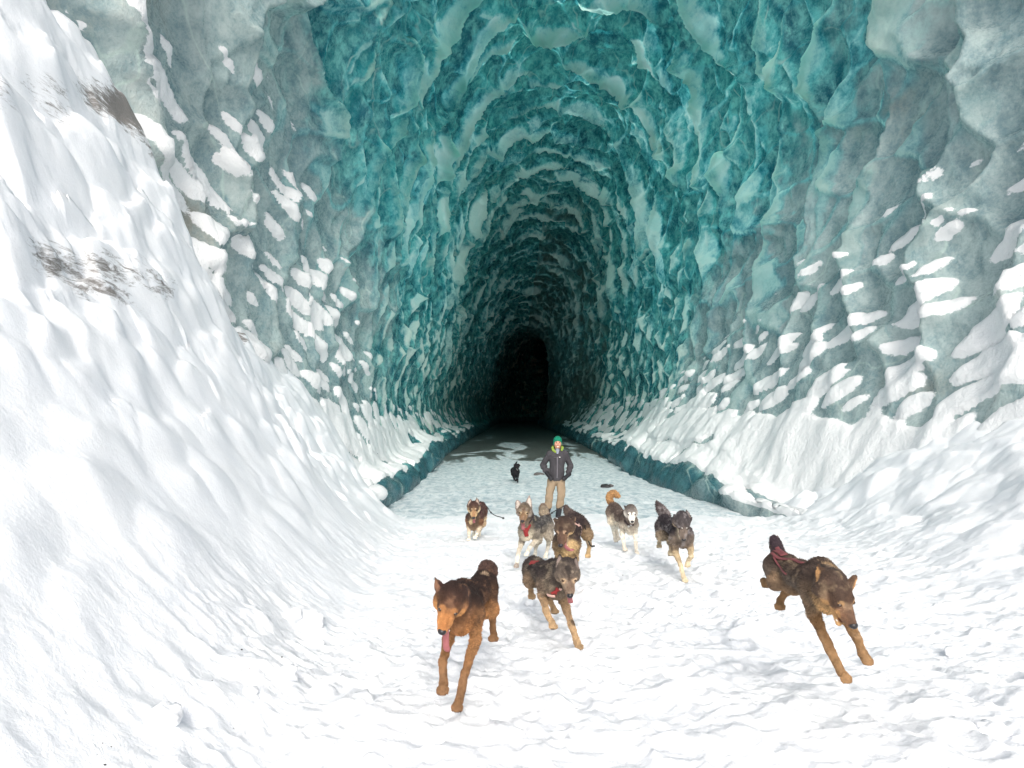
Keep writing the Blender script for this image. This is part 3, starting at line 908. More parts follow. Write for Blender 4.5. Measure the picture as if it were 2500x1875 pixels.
        HV = np.stack([a, b, t], 1).reshape(-1, 3) - base
        clump = 1 + .34 * fbm(Q[:, 0] * 30, Q[:, 1] * 18, Q[:, 2] * 30, 3, d['seed'] + 9)
        hc = np.repeat(np.clip(cc * (rs.uniform(.55, 1.5, nf) * clump)[:, None], 0, 1), 3, 0)
        hc[0::3] *= .7; hc[1::3] *= .7; hc[2::3] *= 1.25
        fo = mesh_from('fur', HV, np.arange(3 * nf).reshape(-1, 3), FUR, {'Col': hc}, parent=root)
        fo['kind'] = 'stuff'
    # eyes, nose, tongue, teeth
    for s in (-1, 1):
        e0 = Sk + k * (s * rt * .060 + u * .048 + f * .125)
        dirv = unit(Hd(s * .022, .006, .03) - e0)
        t = 0.0
        for _ in range(30):
            t += float(B.eval((e0 + dirv * t)[None])[0]) * .8
        p = e0 + dirv * (t + .004)
        Vv, Ff = ellipsoid_mesh(p, np.stack([rt, u, f]), np.array([.0125, .0095, .011]) * k * d.get('eye', 1.0))
        mesh_from('eye', Vv - base, Ff, PALE_EYE_M if d.get('pale') else EYE_M, parent=root)
    Vv, Ff = ellipsoid_mesh(Hd(0, -.004, .163), np.stack([rt, u, f]), np.array([.021, .017, .018]) * k)
    mesh_from('nose', Vv - base, Ff, NOSE_M, parent=root)
    if d.get('tongue'):
        tx, tl = d['tongue']                              # sideways lean, length
        mid = .45 * Hd(0, -.045, .11) + .55 * jaw1
        path = smooth_path([jaw0 * .5 + jaw1 * .5 + u * .018, mid + u * .006, jaw1 + u * .014 + f * .02 + rt * tx * .012,
                            jaw1 + f * .025 - np.array([0, 0, tl]) * .6 + rt * tx * .03, jaw1 + f * .015 - np.array([0, 0, tl]) + rt * tx * .045], 16)
        T_ = Blob(.006)
        for i in range(15):
            q = i / 15; w = .0165 * (1 - .2 * q)
            tn = unit(path[i + 1] - path[i]); nn = unit(np.cross(rt, tn))
            T_.flat(path[i], path[i + 1], w, w, nn, 3.2, None, .008)
        Vv, Ff, _n = T_.mesh()
        mesh_from('tongue', Vv - base, Ff, TONGUE_M, parent=root)
    if op > .35:
        a = np.linspace(-1.25, 1.25, 9)
        pts = np.array([jaw1 - f * .022 + u * .012 + rt * math.sin(x) * .015 * k + f * math.cos(x) * .028 for x in a])
        mesh_from('teeth', tube_mesh(pts, .0042, 6)[0] - base, tube_mesh(pts, .0042, 6)[1], TOOTH_M, parent=root)
    for nm, mt, straps in d.get('wear', []):
        for pp, w in straps:
            ms = strap_mesh(B, [J(*x) for x in pp], w)
            mesh_from(nm, ms[0] - base, ms[1], mt, parent=root, smooth=False)
    if d.get('buckle'):
        for q in d['buckle']:
            P_, N_ = B.snap(J(*q)[None], .012)
            Vv, Ff = ellipsoid_mesh(P_[0], np.eye(3), (.014, .014, .014), 10, 7)
            mesh_from('tag', Vv - base, Ff, METAL_M, parent=root)
    return root, B, base

BLK = (.018, .013, .012)
DOGS = {}
DOGS['A'] = dict(fat=0.78, rt=((1073, 1493, 3.84), (1107, 1491, 3.86)), seed=1, h=.008, label='tan and brown dog with tongue hanging out and one pricked ear, nearest at the left',
    C=(1136, 1480, 4.18), Wi=(1128, 1437, 4.26), Lo=(1160, 1450, 4.5), Pv=(1180, 1424, 4.74), Sk=(1100, 1470, 3.92), No=(1081, 1535, 3.80),
    ears=[((1079, 1447, 3.96), (1064, 1415, 4.01)), ((1126, 1456, 3.98), (1139, 1441, 4.06))], eface=(1, .6), head=1.08,
    RF=[(1105, 1500, 4.10), (1094, 1562, 4.12), (1081, 1616, 3.93), (1083, 1668, 3.90)],
    LF=[(1160, 1496, 4.10), (1161, 1562, 4.14), (1136, 1642, 3.95), (1120, 1712, 3.85)],
    HR=[(1163, 1445, 4.72), (1162, 1495, 4.6), (1163, 1505, 4.84), (1165, 1530, 4.92)],
    HL=[(1190, 1440, 4.74), (1197, 1488, 4.62), (1203, 1513, 4.83), (1205, 1548, 4.76)],
    tail=[(1187, 1386, 4.86), (1196, 1392, 4.92), (1195, 1412, 4.95)], tailr=[.04, .042, .045, .03],
    open=.75, tongue=(.3, .075), jx=.9, hairs=26000, hair=0.015, hairw=.0038, grizzle=.22,
    col=dict(back=(.020, .011, .009), side=(.062, .031, .018), belly=(.30, .14, .055), chest=(.28, .120, .040), neck=(.050, .025, .016), crown=(.036, .017, .012),
             cheek=(.40, .175, .060), ruff=(.055, .028, .02), muzzle=(.44, .20, .072), bridge=(.30, .115, .036), jaw=(.42, .22, .095), ear=(.045, .020, .016), ear_in=(.20, .10, .06),
             leg=(.235, .112, .045), shin=(.24, .118, .050), paw=(.20, .105, .050), tail=(.055, .03, .024), grizzle=(.30, .16, .09)),
    marks=[((.030, .036, .066), .018, (.38, .17, .062), .6), ((.058, -.02, .035), .034, (.46, .22, .08), .8), ((0, .055, .035), .03, (.05, .022, .014), .6), ((0, .034, .075), .014, (.20, .085, .03), .6)],
    spots=[((1184, 1396, 4.70), .035, (.42, .30, .20), .5)])
DOGS['B'] = dict(fat=0.84, rt=((1375, 1415, 5.1), (1399, 1415, 5.1)), seed=2, h=.008, label='dark grey wolf-like dog with two pricked ears and red harness, galloping ahead of the pack',
    C=(1347, 1414, 5.52), Wi=(1354, 1384, 5.62), Lo=(1326, 1398, 5.86), Pv=(1307, 1386, 6.07), Sk=(1386, 1400, 5.2), No=(1391, 1445, 5.09),
    ears=[((1369, 1384, 5.24), (1367, 1358, 5.26)), ((1402, 1387, 5.23), (1405, 1363, 5.25))], head=1.08, er=.036,
    RF=[(1331, 1425, 5.46), (1325, 1452, 5.5), (1332, 1490, 5.33), (1348, 1522, 5.2)],
    LF=[(1366, 1434, 5.44), (1375, 1462, 5.46), (1394, 1522, 5.32), (1409, 1568, 5.25)],
    HR=[(1297, 1394, 6.07), (1295, 1418, 5.95), (1295, 1428, 6.18), (1296, 1444, 6.20)],
    HL=[(1318, 1396, 6.05), (1332, 1440, 5.87), (1342, 1465, 6.0), (1351, 1485, 5.93)],
    tail=[(1306, 1384, 6.2), (1303, 1402, 6.28), (1302, 1422, 6.3)], tailr=[.035, .04, .04, .02],
    open=.35, tongue=(.3, .035), hairs=22000, hair=0.021, hairw=.0048, grizzle=.42, shag=1.2,
    col=dict(back=(.030, .023, .022), side=(.075, .058, .046), belly=(.24, .17, .11), chest=(.16, .12, .085), neck=(.06, .046, .038), crown=(.085, .066, .054),
             cheek=(.17, .13, .10), ruff=(.05, .04, .035), muzzle=(.21, .145, .105), bridge=(.12, .078, .056), jaw=(.26, .19, .14), ear=(.032, .025, .024), ear_in=(.22, .17, .15),
             leg=(.16, .11, .075), shin=(.29, .19, .11), paw=(.37, .245, .135), tail=(.045, .035, .03), grizzle=(.25, .20, .145)),
    marks=[((.033, .022, .070), .022, (.46, .32, .20), .75), ((0, .036, .072), .009, (.03, .02, .016), .6), ((0, .048, .055), .012, (.025, .018, .015), .7), ((0, .058, .035), .017, (.02, .015, .013), .75), ((0, .068, .005), .024, (.018, .014, .013), .75), ((.028, .062, .03), .010, (.30, .24, .18), .5)],
    spots=[((1342, 1394, 5.5), .055, (.28, .22, .15), .45), ((1330, 1455, 5.45), .03, (.04, .025, .02), .7), ((1402, 1518, 5.3), .028, (.035, .024, .02), .8)],
    wear=[('harness_strap', RED_M, [([(1299, 1378, 6.0), (1305, 1375, 5.95), (1313, 1376, 5.9)], .045), ([(1352, 1441, 5.36), (1358, 1440, 5.32), (1366, 1439, 5.3)], .022), ([(1360, 1433, 5.3), (1357, 1446, 5.34)], .018)]),
          ('collar', PINK_STRAP_M, [([(1344, 1448, 5.38), (1350, 1450, 5.36), (1356, 1452, 5.34)], .022), ([(1364, 1436, 5.3), (1371, 1441, 5.3)], .02)])])
DOGS['C'] = dict(fat=0.84, rt=((2043, 1475, 3.74), (2082, 1471, 3.76)), seed=3, h=.008, label='brown and tan dog in a maroon harness, leaping at the right apart from the others',
    C=(2000, 1428, 4.12), Wi=(2008, 1388, 4.18), Lo=(1950, 1400, 4.44), Pv=(1908, 1380, 4.72), Sk=(2044, 1446, 3.80), No=(2081, 1518, 3.71),
    ears=[((2012, 1418, 3.84), (1998, 1385, 3.92)), ((2074, 1428, 3.84), (2089, 1409, 3.88))], eface=(1, 1), head=1.08, er=.040,
    RF=[(1976, 1432, 4.08), (1986, 1498, 4.12), (2028, 1590, 3.98), (2055, 1642, 3.93)],
    LF=[(2040, 1442, 4.00), (2068, 1512, 4.02), (2094, 1562, 3.84), (2106, 1596, 3.83)],
    HR=[(1892, 1384, 4.70), (1895, 1420, 4.56), (1877, 1424, 4.75), (1865, 1419, 4.85)],
    HL=[(1924, 1388, 4.66), (1938, 1430, 4.5), (1917, 1447, 4.62), (1905, 1466, 4.64)],
    tail=[(1899, 1346, 4.83), (1893, 1329, 4.88), (1889, 1313, 4.92)], tailr=[.035, .035, .032, .016],
    open=.45, tongue=None, jx=-.6, hairs=26000, hair=0.017, hairw=.0040, grizzle=.30,
    col=dict(back=(.052, .035, .028), side=(.105, .080, .062), belly=(.30, .19, .10), chest=(.50, .30, .13), neck=(.085, .055, .038), crown=(.046, .027, .019),
             cheek=(.16, .085, .045), ruff=(.06, .04, .03), muzzle=(.20, .105, .060), bridge=(.052, .032, .025), jaw=(.52, .30, .13), ear=(.085, .048, .030), ear_in=(.48, .26, .11),
             leg=(.16, .105, .065), shin=(.22, .122, .056), paw=(.235, .135, .064), tail=(.035, .022, .028), grizzle=(.33, .24, .15)),
    marks=[((.034, .034, .066), .014, (.42, .25, .12), .7), ((.058, -.035, .02), .032, (.48, .27, .11), .7), ((.034, -.03, .09), .028, (.48, .26, .10), .7)],
    spots=[((2030, 1375, 4.05), .05, (.36, .24, .13), .55), ((1935, 1352, 4.45), .05, (.26, .20, .13), .5), ((1886, 1428, 4.6), .05, (.45, .27, .12), .6), ((2012, 1455, 3.98), .045, (.52, .32, .14), .7)],
    wear=[('harness_strap', MAROON_M, [([(1896, 1352, 4.75), (1906, 1350, 4.68), (1914, 1352, 4.62)], .05), ([(1887, 1358, 4.72), (1900, 1362, 4.62), (1925, 1362, 4.5), (1955, 1358, 4.32)], .022), ([(1890, 1362, 4.66), (1902, 1385, 4.52), (1913, 1402, 4.4)], .012), ([(1897, 1340, 4.8), (1906, 1343, 4.72), (1916, 1349, 4.62)], .03)])])
DOGS['D'] = dict(fat=0.94, seed=4, h=.0105, label='brown dog with cream eyebrow spots and white forelegs, running at the left of the pack',
    C=(1159, 1268, 11.4), Wi=(1161, 1252, 11.45), Lo=(1167, 1254, 11.7), Pv=(1172, 1241, 11.95), Sk=(1157, 1240, 11.1), No=(1156.5, 1259, 10.97),
    ears=[((1147.5, 1233, 11.14), (1149, 1219, 11.16)), ((1165.5, 1233, 11.14), (1164, 1217, 11.16))], head=1.22, er=.04,
    RF=[(1147, 1270, 11.3), (1145, 1284, 11.35), (1145, 1303, 11.25), (1145, 1314, 11.17)],
    LF=[(1171, 1270, 11.3), (1172, 1284, 11.35), (1166, 1302, 11.2), (1161, 1310, 11.14)],
    HL=[(1178, 1248, 11.95), (1177, 1278, 11.85), (1172, 1294, 12.05), (1170, 1308, 11.97)],
    HR=[(1164, 1248, 11.95), (1160, 1278, 11.85), (1158, 1292, 12.05), (1156, 1306, 11.97)],
    tail=[(1172, 1236, 12.1), (1174, 1245, 12.2), (1174, 1258, 12.22)], tailr=[.035, .04, .04, .02],
    open=.7, tongue=(0, .03), hairs=6000, hair=0.026, hairw=.008, grizzle=.15,
    col=dict(back=(.050, .026, .024), side=(.070, .036, .028), belly=(.5, .38, .24), chest=(.18, .12, .075), neck=(.09, .058, .040), crown=(.052, .026, .020),
             cheek=(.60, .45, .27), ruff=(.09, .058, .042), muzzle=(.56, .38, .20), bridge=(.20, .075, .035), jaw=(.62, .48, .30), ear=(.045, .032, .032), ear_in=(.30, .23, .19),
             leg=(.26, .125, .055), shin=(.56, .46, .34), paw=(.68, .62, .52), tail=(.04, .025, .022), grizzle=(.25, .18, .12)),
    marks=[((.024, .048, .066), .0085, (.80, .62, .40), .9), ((.036, .022, .070), .016, (.06, .03, .02), .6), ((.052, -.03, .045), .030, (.74, .58, .36), .9), ((.045, -.06, .01), .02, (.70, .52, .30), .7)],
    spots=[((1147, 1275, 11.15), .06, (.62, .48, .28), .85), ((1169, 1276, 11.12), .06, (.62, .48, .28), .85)],
    wear=[('harness_strap', MAROON_M, [([(1169, 1232, 11.6), (1175, 1246, 11.5), (1179, 1262, 11.5)], .02), ([(1166, 1228, 11.9), (1174, 1228, 11.9)], .02)])])
DOGS['E'] = dict(fat=0.86, seed=5, h=.010, label='pale grey dog with white chest, red chest harness and tall ears',
    C=(1295, 1290, 8.88), Wi=(1304, 1272, 8.96), Lo=(1316, 1282, 9.12), Pv=(1330, 1276, 9.34), Sk=(1279.5, 1247, 8.58), No=(1276, 1268, 8.44),
    ears=[((1267, 1238, 8.62), (1264, 1222, 8.60)), ((1290, 1238, 8.62), (1292, 1213, 8.66))], head=1.15, er=.042,
    RF=[(1279, 1302, 8.78), (1273, 1326, 8.86), (1265, 1352, 8.72), (1262, 1377, 8.64)],
    LF=[(1306, 1300, 8.80), (1311, 1319, 8.86), (1294, 1336, 8.68), (1289, 1347, 8.70)],
    HL=[(1338, 1286, 9.32), (1341, 1310, 9.2), (1339, 1331, 9.42), (1333, 1354, 9.36)],
    HR=[(1319, 1286, 9.30), (1312, 1318, 9.15), (1308, 1336, 9.35), (1306, 1354, 9.3)],
    tail=[(1333, 1260, 9.46), (1327, 1248, 9.50), (1325, 1236, 9.48)], tailr=[.04, .05, .055, .035],
    open=.95, tongue=(.2, .03), hairs=12000, hair=0.021, hairw=.0065, grizzle=.35,
    col=dict(back=(.042, .040, .040), side=(.19, .165, .135), belly=(.42, .36, .28), chest=(.66, .58, .44), neck=(.17, .13, .095), crown=(.13, .095, .065),
             cheek=(.25, .21, .175), ruff=(.10, .08, .065), muzzle=(.26, .165, .095), bridge=(.17, .085, .042), jaw=(.30, .26, .23), ear=(.24, .20, .18), ear_in=(.48, .41, .36),
             leg=(.20, .17, .135), shin=(.52, .46, .37), paw=(.66, .62, .54), tail=(.12, .085, .065), grizzle=(.30, .28, .25)),
    marks=[((.030, .026, .072), .018, (.42, .32, .20), .7), ((0, .058, .045), .020, (.075, .035, .018), .75), ((.05, -.03, .04), .026, (.36, .31, .28), .6)],
    spots=[((1327, 1246, 9.42), .07, (.36, .30, .21), .5), ((1262, 1380, 8.58), .05, (.13, .08, .06), .7), ((1304, 1262, 8.8), .05, (.34, .29, .21), .5)],
    wear=[('harness_strap', RED_M, [([(1280, 1290, 8.66), (1283, 1300, 8.64), (1287, 1312, 8.66)], .05), ([(1299, 1282, 8.66), (1293, 1291, 8.64), (1287, 1302, 8.63), (1286, 1312, 8.66)], .035)]),
          ('collar', DARK_STRAP_M, [([(1304, 1255, 8.72), (1303, 1268, 8.66), (1297, 1279, 8.62)], .024), ([(1325, 1264, 8.98), (1325, 1285, 8.96), (1316, 1308, 8.92), (1302, 1322, 8.86)], .022)])])
DOGS['F'] = dict(fat=0.89, rt=((1361, 1304, 6.95), (1382, 1304, 6.92)), seed=6, h=.010, label='dark brown dog with lowered head and pinkish harness patches on its back',
    C=(1384, 1320, 7.22), Wi=(1388, 1288, 7.32), Lo=(1397, 1295, 7.58), Pv=(1408, 1277, 7.86), Sk=(1376, 1288, 6.98), No=(1369, 1327, 6.86),
    ears=[((1361, 1276, 7.02), (1353, 1268, 7.10)), ((1397, 1275, 7.02), (1403, 1264, 7.10))], head=1.2, er=.038,
    RF=[(1365, 1328, 7.1), (1365, 1365, 7.2), (1368, 1402, 7.05), (1372, 1434, 6.97)],
    LF=[(1403, 1328, 7.1), (1402, 1365, 7.2), (1398, 1405, 7.05), (1396, 1436, 7.0)],
    HL=[(1423, 1287, 7.87), (1434, 1306, 7.75), (1439, 1330, 7.95), (1436, 1350, 7.93)],
    HR=[(1393, 1287, 7.85), (1390, 1330, 7.7), (1392, 1350, 7.95), (1392, 1378, 7.9)],
    tail=[(1396, 1256, 8.0), (1386, 1249, 8.05), (1380, 1236, 8.06)], tailr=[.04, .04, .036, .016],
    open=1.0, tongue=(1.6, .012), jx=.2, hairs=12000, hair=0.023, hairw=.006, grizzle=.25,
    col=dict(back=(.028, .018, .018), side=(.050, .035, .028), belly=(.24, .16, .09), chest=(.42, .28, .13), neck=(.070, .050, .036), crown=(.055, .034, .024),
             cheek=(.10, .065, .042), ruff=(.042, .030, .025), muzzle=(.16, .09, .055), bridge=(.062, .036, .030), jaw=(.30, .22, .15), ear=(.045, .028, .022), ear_in=(.22, .13, .075),
             leg=(.26, .175, .095), shin=(.32, .22, .13), paw=(.46, .32, .17), tail=(.05, .035, .034), grizzle=(.24, .18, .12)),
    marks=[((.028, .034, .070), .015, (.48, .32, .21), .8), ((.05, -.03, .05), .026, (.56, .38, .20), .8), ((.056, -.045, .02), .022, (.66, .47, .24), .8), ((0, .05, .05), .02, (.022, .012, .010), .6), ((.045, .075, -.005), .014, (.50, .33, .22), .7)],
    spots=[((1393, 1338, 7.02), .085, (.52, .36, .18), .75), ((1430, 1325, 7.8), .075, (.52, .42, .28), .7)],
    wear=[('harness_strap', DARK_STRAP_M, [([(1366, 1258, 7.5), (1390, 1247, 7.6), (1415, 1256, 7.6), (1428, 1272, 7.55)], .05), ([(1428, 1272, 7.62), (1426, 1300, 7.6), (1420, 1318, 7.55)], .02)]),
          ('harness_patch', PINK_STRAP_M, [([(1382, 1259, 7.45), (1388, 1262, 7.42), (1395, 1260, 7.42)], .026), ([(1407, 1263, 7.5), (1414, 1261, 7.5), (1420, 1260, 7.5)], .032), ([(1419, 1273, 7.5), (1425, 1272, 7.52), (1430, 1270, 7.56)], .030), ([(1429, 1278, 7.6), (1427, 1296, 7.6), (1421, 1314, 7.55)], .010)])])
DOGS['G'] = dict(fat=0.85, seed=7, h=.010, label='grey husky with white face mask and curled orange tail',
    C=(1533, 1276, 10.0), Wi=(1526, 1256, 10.08), Lo=(1515, 1260, 10.3), Pv=(1501, 1243, 10.6), Sk=(1540.5, 1250, 9.8), No=(1543.5, 1270, 9.67),
    ears=[((1530, 1242, 9.86), (1524.5, 1236, 9.94)), ((1549.5, 1241, 9.86), (1548, 1234, 9.92))], head=1.1, er=.03,
    RF=[(1521, 1280, 9.95), (1519, 1298, 10.02), (1522, 1320, 9.9), (1524, 1336, 9.87)],
    LF=[(1547, 1280, 9.92), (1550, 1298, 9.98), (1552, 1325, 9.75), (1554, 1348, 9.65)],
    HR=[(1491, 1250, 10.6), (1493, 1272, 10.5), (1498, 1296, 10.72), (1502, 1316, 10.62)],
    HL=[(1509, 1252, 10.58), (1508, 1275, 10.45), (1506, 1290, 10.7), (1508, 1310, 10.7)],
    tail=[(1489, 1224, 10.74), (1488, 1211, 10.8), (1498, 1204.5, 10.78), (1509, 1211, 10.72)], tailr=[.03, .04, .045, .045, .03],
    open=.45, tongue=None, hairs=11000, hair=0.020, hairw=.007, grizzle=.30,
    col=dict(back=(.070, .050, .042), side=(.15, .115, .092), belly=(.66, .60, .50), chest=(.66, .60, .50), neck=(.14, .11, .09), crown=(.115, .10, .092),
             cheek=(.82, .76, .68), ruff=(.17, .14, .12), muzzle=(.84, .78, .70), bridge=(.80, .73, .66), jaw=(.30, .21, .17), ear=(.04, .034, .034), ear_in=(.16, .13, .12),
             leg=(.60, .54, .45), shin=(.68, .63, .54), paw=(.64, .58, .49), tail=(.30, .165, .07), grizzle=(.30, .25, .21)),
    marks=[((.026, .034, .070), .020, (.86, .81, .74), .9), ((0, .018, .092), .010, (.07, .055, .05), .9), ((0, .028, .082), .009, (.07, .055, .05), .9), ((0, .038, .072), .010, (.07, .055, .05), .9), ((0, .050, .058), .014, (.07, .055, .05), .9), ((0, .010, .115), .008, (.10, .08, .07), .7), ((0, .008, .14), .009, (.10, .08, .07), .7), ((.034, .020, .070), .0085, (.07, .06, .06), .8)],
    spots=[((1498, 1270, 10.4), .10, (.60, .52, .40), .75), ((1504, 1275, 10.4), .07, (.64, .57, .46), .7), ((1516, 1240, 10.05), .05, (.24, .19, .155), .5)],
    wear=[('collar', DARK_STRAP_M, [([(1524, 1270, 9.86), (1531, 1280, 9.80), (1538, 1284, 9.76), (1550, 1282, 9.76)], .026)])],
    buckle=[(1536, 1288, 9.74), (1532, 1286, 9.76)])
DOGS['H'] = dict(fat=0.89, rt=((1660, 1291, 7.93), (1676, 1294, 7.93)), seed=8, h=.010, label='dark grizzled dog with raised pointed tail, between the husky and the leaping dog',
    C=(1661, 1304, 8.22), Wi=(1655, 1274, 8.32), Lo=(1641, 1283, 8.56), Pv=(1625, 1276, 8.86), Sk=(1666, 1274, 7.98), No=(1669.5, 1312, 7.90),
    ears=[((1652, 1264, 8.04), (1647, 1258, 8.12)), ((1681, 1263, 8.02), (1676, 1247, 8.05))], head=1.2, er=.034,
    RF=[(1647, 1314, 8.1), (1647, 1343, 8.2), (1662, 1381, 8.0), (1670, 1411, 7.92)],
    LF=[(1679, 1312, 8.1), (1685, 1338, 8.15), (1688, 1358, 7.98), (1679, 1371, 8.03)],
    HR=[(1614, 1286, 8.86), (1614, 1308, 8.72), (1612, 1315, 8.95), (1609, 1326, 8.96)],
    HL=[(1636, 1286, 8.86), (1640, 1320, 8.7), (1638, 1335, 8.95), (1636, 1348, 8.9)],
    tail=[(1624, 1258, 8.96), (1613, 1243, 9.05), (1604, 1226, 9.1)], tailr=[.045, .055, .05, .014],
    open=.55, tongue=None, jx=-.3, hairs=12000, hair=0.026, hairw=.0062, grizzle=.55, shag=1.3,
    col=dict(back=(.030, .024, .028), side=(.052, .044, .046), belly=(.34, .28, .21), chest=(.14, .105, .080), neck=(.052, .042, .042), crown=(.052, .044, .046),
             cheek=(.13, .10, .085), ruff=(.045, .037, .038), muzzle=(.20, .155, .125), bridge=(.10, .075, .062), jaw=(.56, .46, .34), ear=(.03, .025, .028), ear_in=(.16, .13, .12),
             leg=(.22, .165, .115), shin=(.40, .31, .195), paw=(.54, .45, .31), tail=(.055, .040, .040), grizzle=(.22, .20, .20)),
    marks=[((.022, .042, .070), .0075, (.60, .56, .52), .8), ((.040, -.03, .075), .026, (.66, .55, .42), .85), ((.060, -.05, .02), .030, (.62, .46, .28), .75)],
    spots=[((1608, 1318, 8.9), .06, (.44, .36, .25), .8), ((1668, 1370, 8.0), .03, (.05, .035, .03), .6)])
DOGS['I'] = dict(seed=9, h=.012, label='black dog with white chest spot, walking deep in the tunnel behind the man',
    C=(1259, 1151, 24.3), Wi=(1258.5, 1146, 24.4), Lo=(1257, 1149, 24.6), Pv=(1255.5, 1147, 24.85), Sk=(1262, 1139, 24.05), No=(1263.5, 1144.5, 23.93),
    ears=[((1257, 1135, 24.07), (1253.5, 1135.5, 24.05)), ((1266.5, 1135, 24.07), (1270, 1137, 24.05))], er=.035,
    RF=[(1255, 1153, 24.2), (1255, 1160.5, 24.25), (1256.3, 1168, 24.1), (1258, 1172.5, 24.05)],
    LF=[(1264, 1153, 24.2), (1264.5, 1161, 24.25), (1264, 1170, 24.1), (1264, 1176, 24.02)],
    HR=[(1252, 1149, 24.8), (1252, 1157, 24.7), (1253, 1165, 24.92), (1255, 1170, 24.85)],
    HL=[(1259, 1149, 24.8), (1260, 1157, 24.7), (1260, 1166, 24.92), (1261, 1173, 24.85)],
    tail=[(1256, 1141, 24.98), (1258.5, 1133.5, 25.05), (1262, 1127.5, 25.1)], tailr=[.03, .03, .028, .018],
    open=.1, tongue=None, hairs=0, grizzle=0,
    col={k_: (.010, .009, .011) for k_ in ('back', 'side', 'belly', 'chest', 'neck', 'crown', 'cheek', 'ruff', 'muzzle', 'bridge', 'jaw', 'ear', 'ear_in', 'leg', 'shin', 'paw', 'tail', 'grizzle')},
    spots=[((1262.5, 1147.5, 23.95), .05, (.55, .52, .5), .9), ((1259.5, 1157, 24.15), .045, (.5, .48, .46), .7)])

BUILT = {k_: build_dog(k_, d_) for k_, d_ in DOGS.items()}

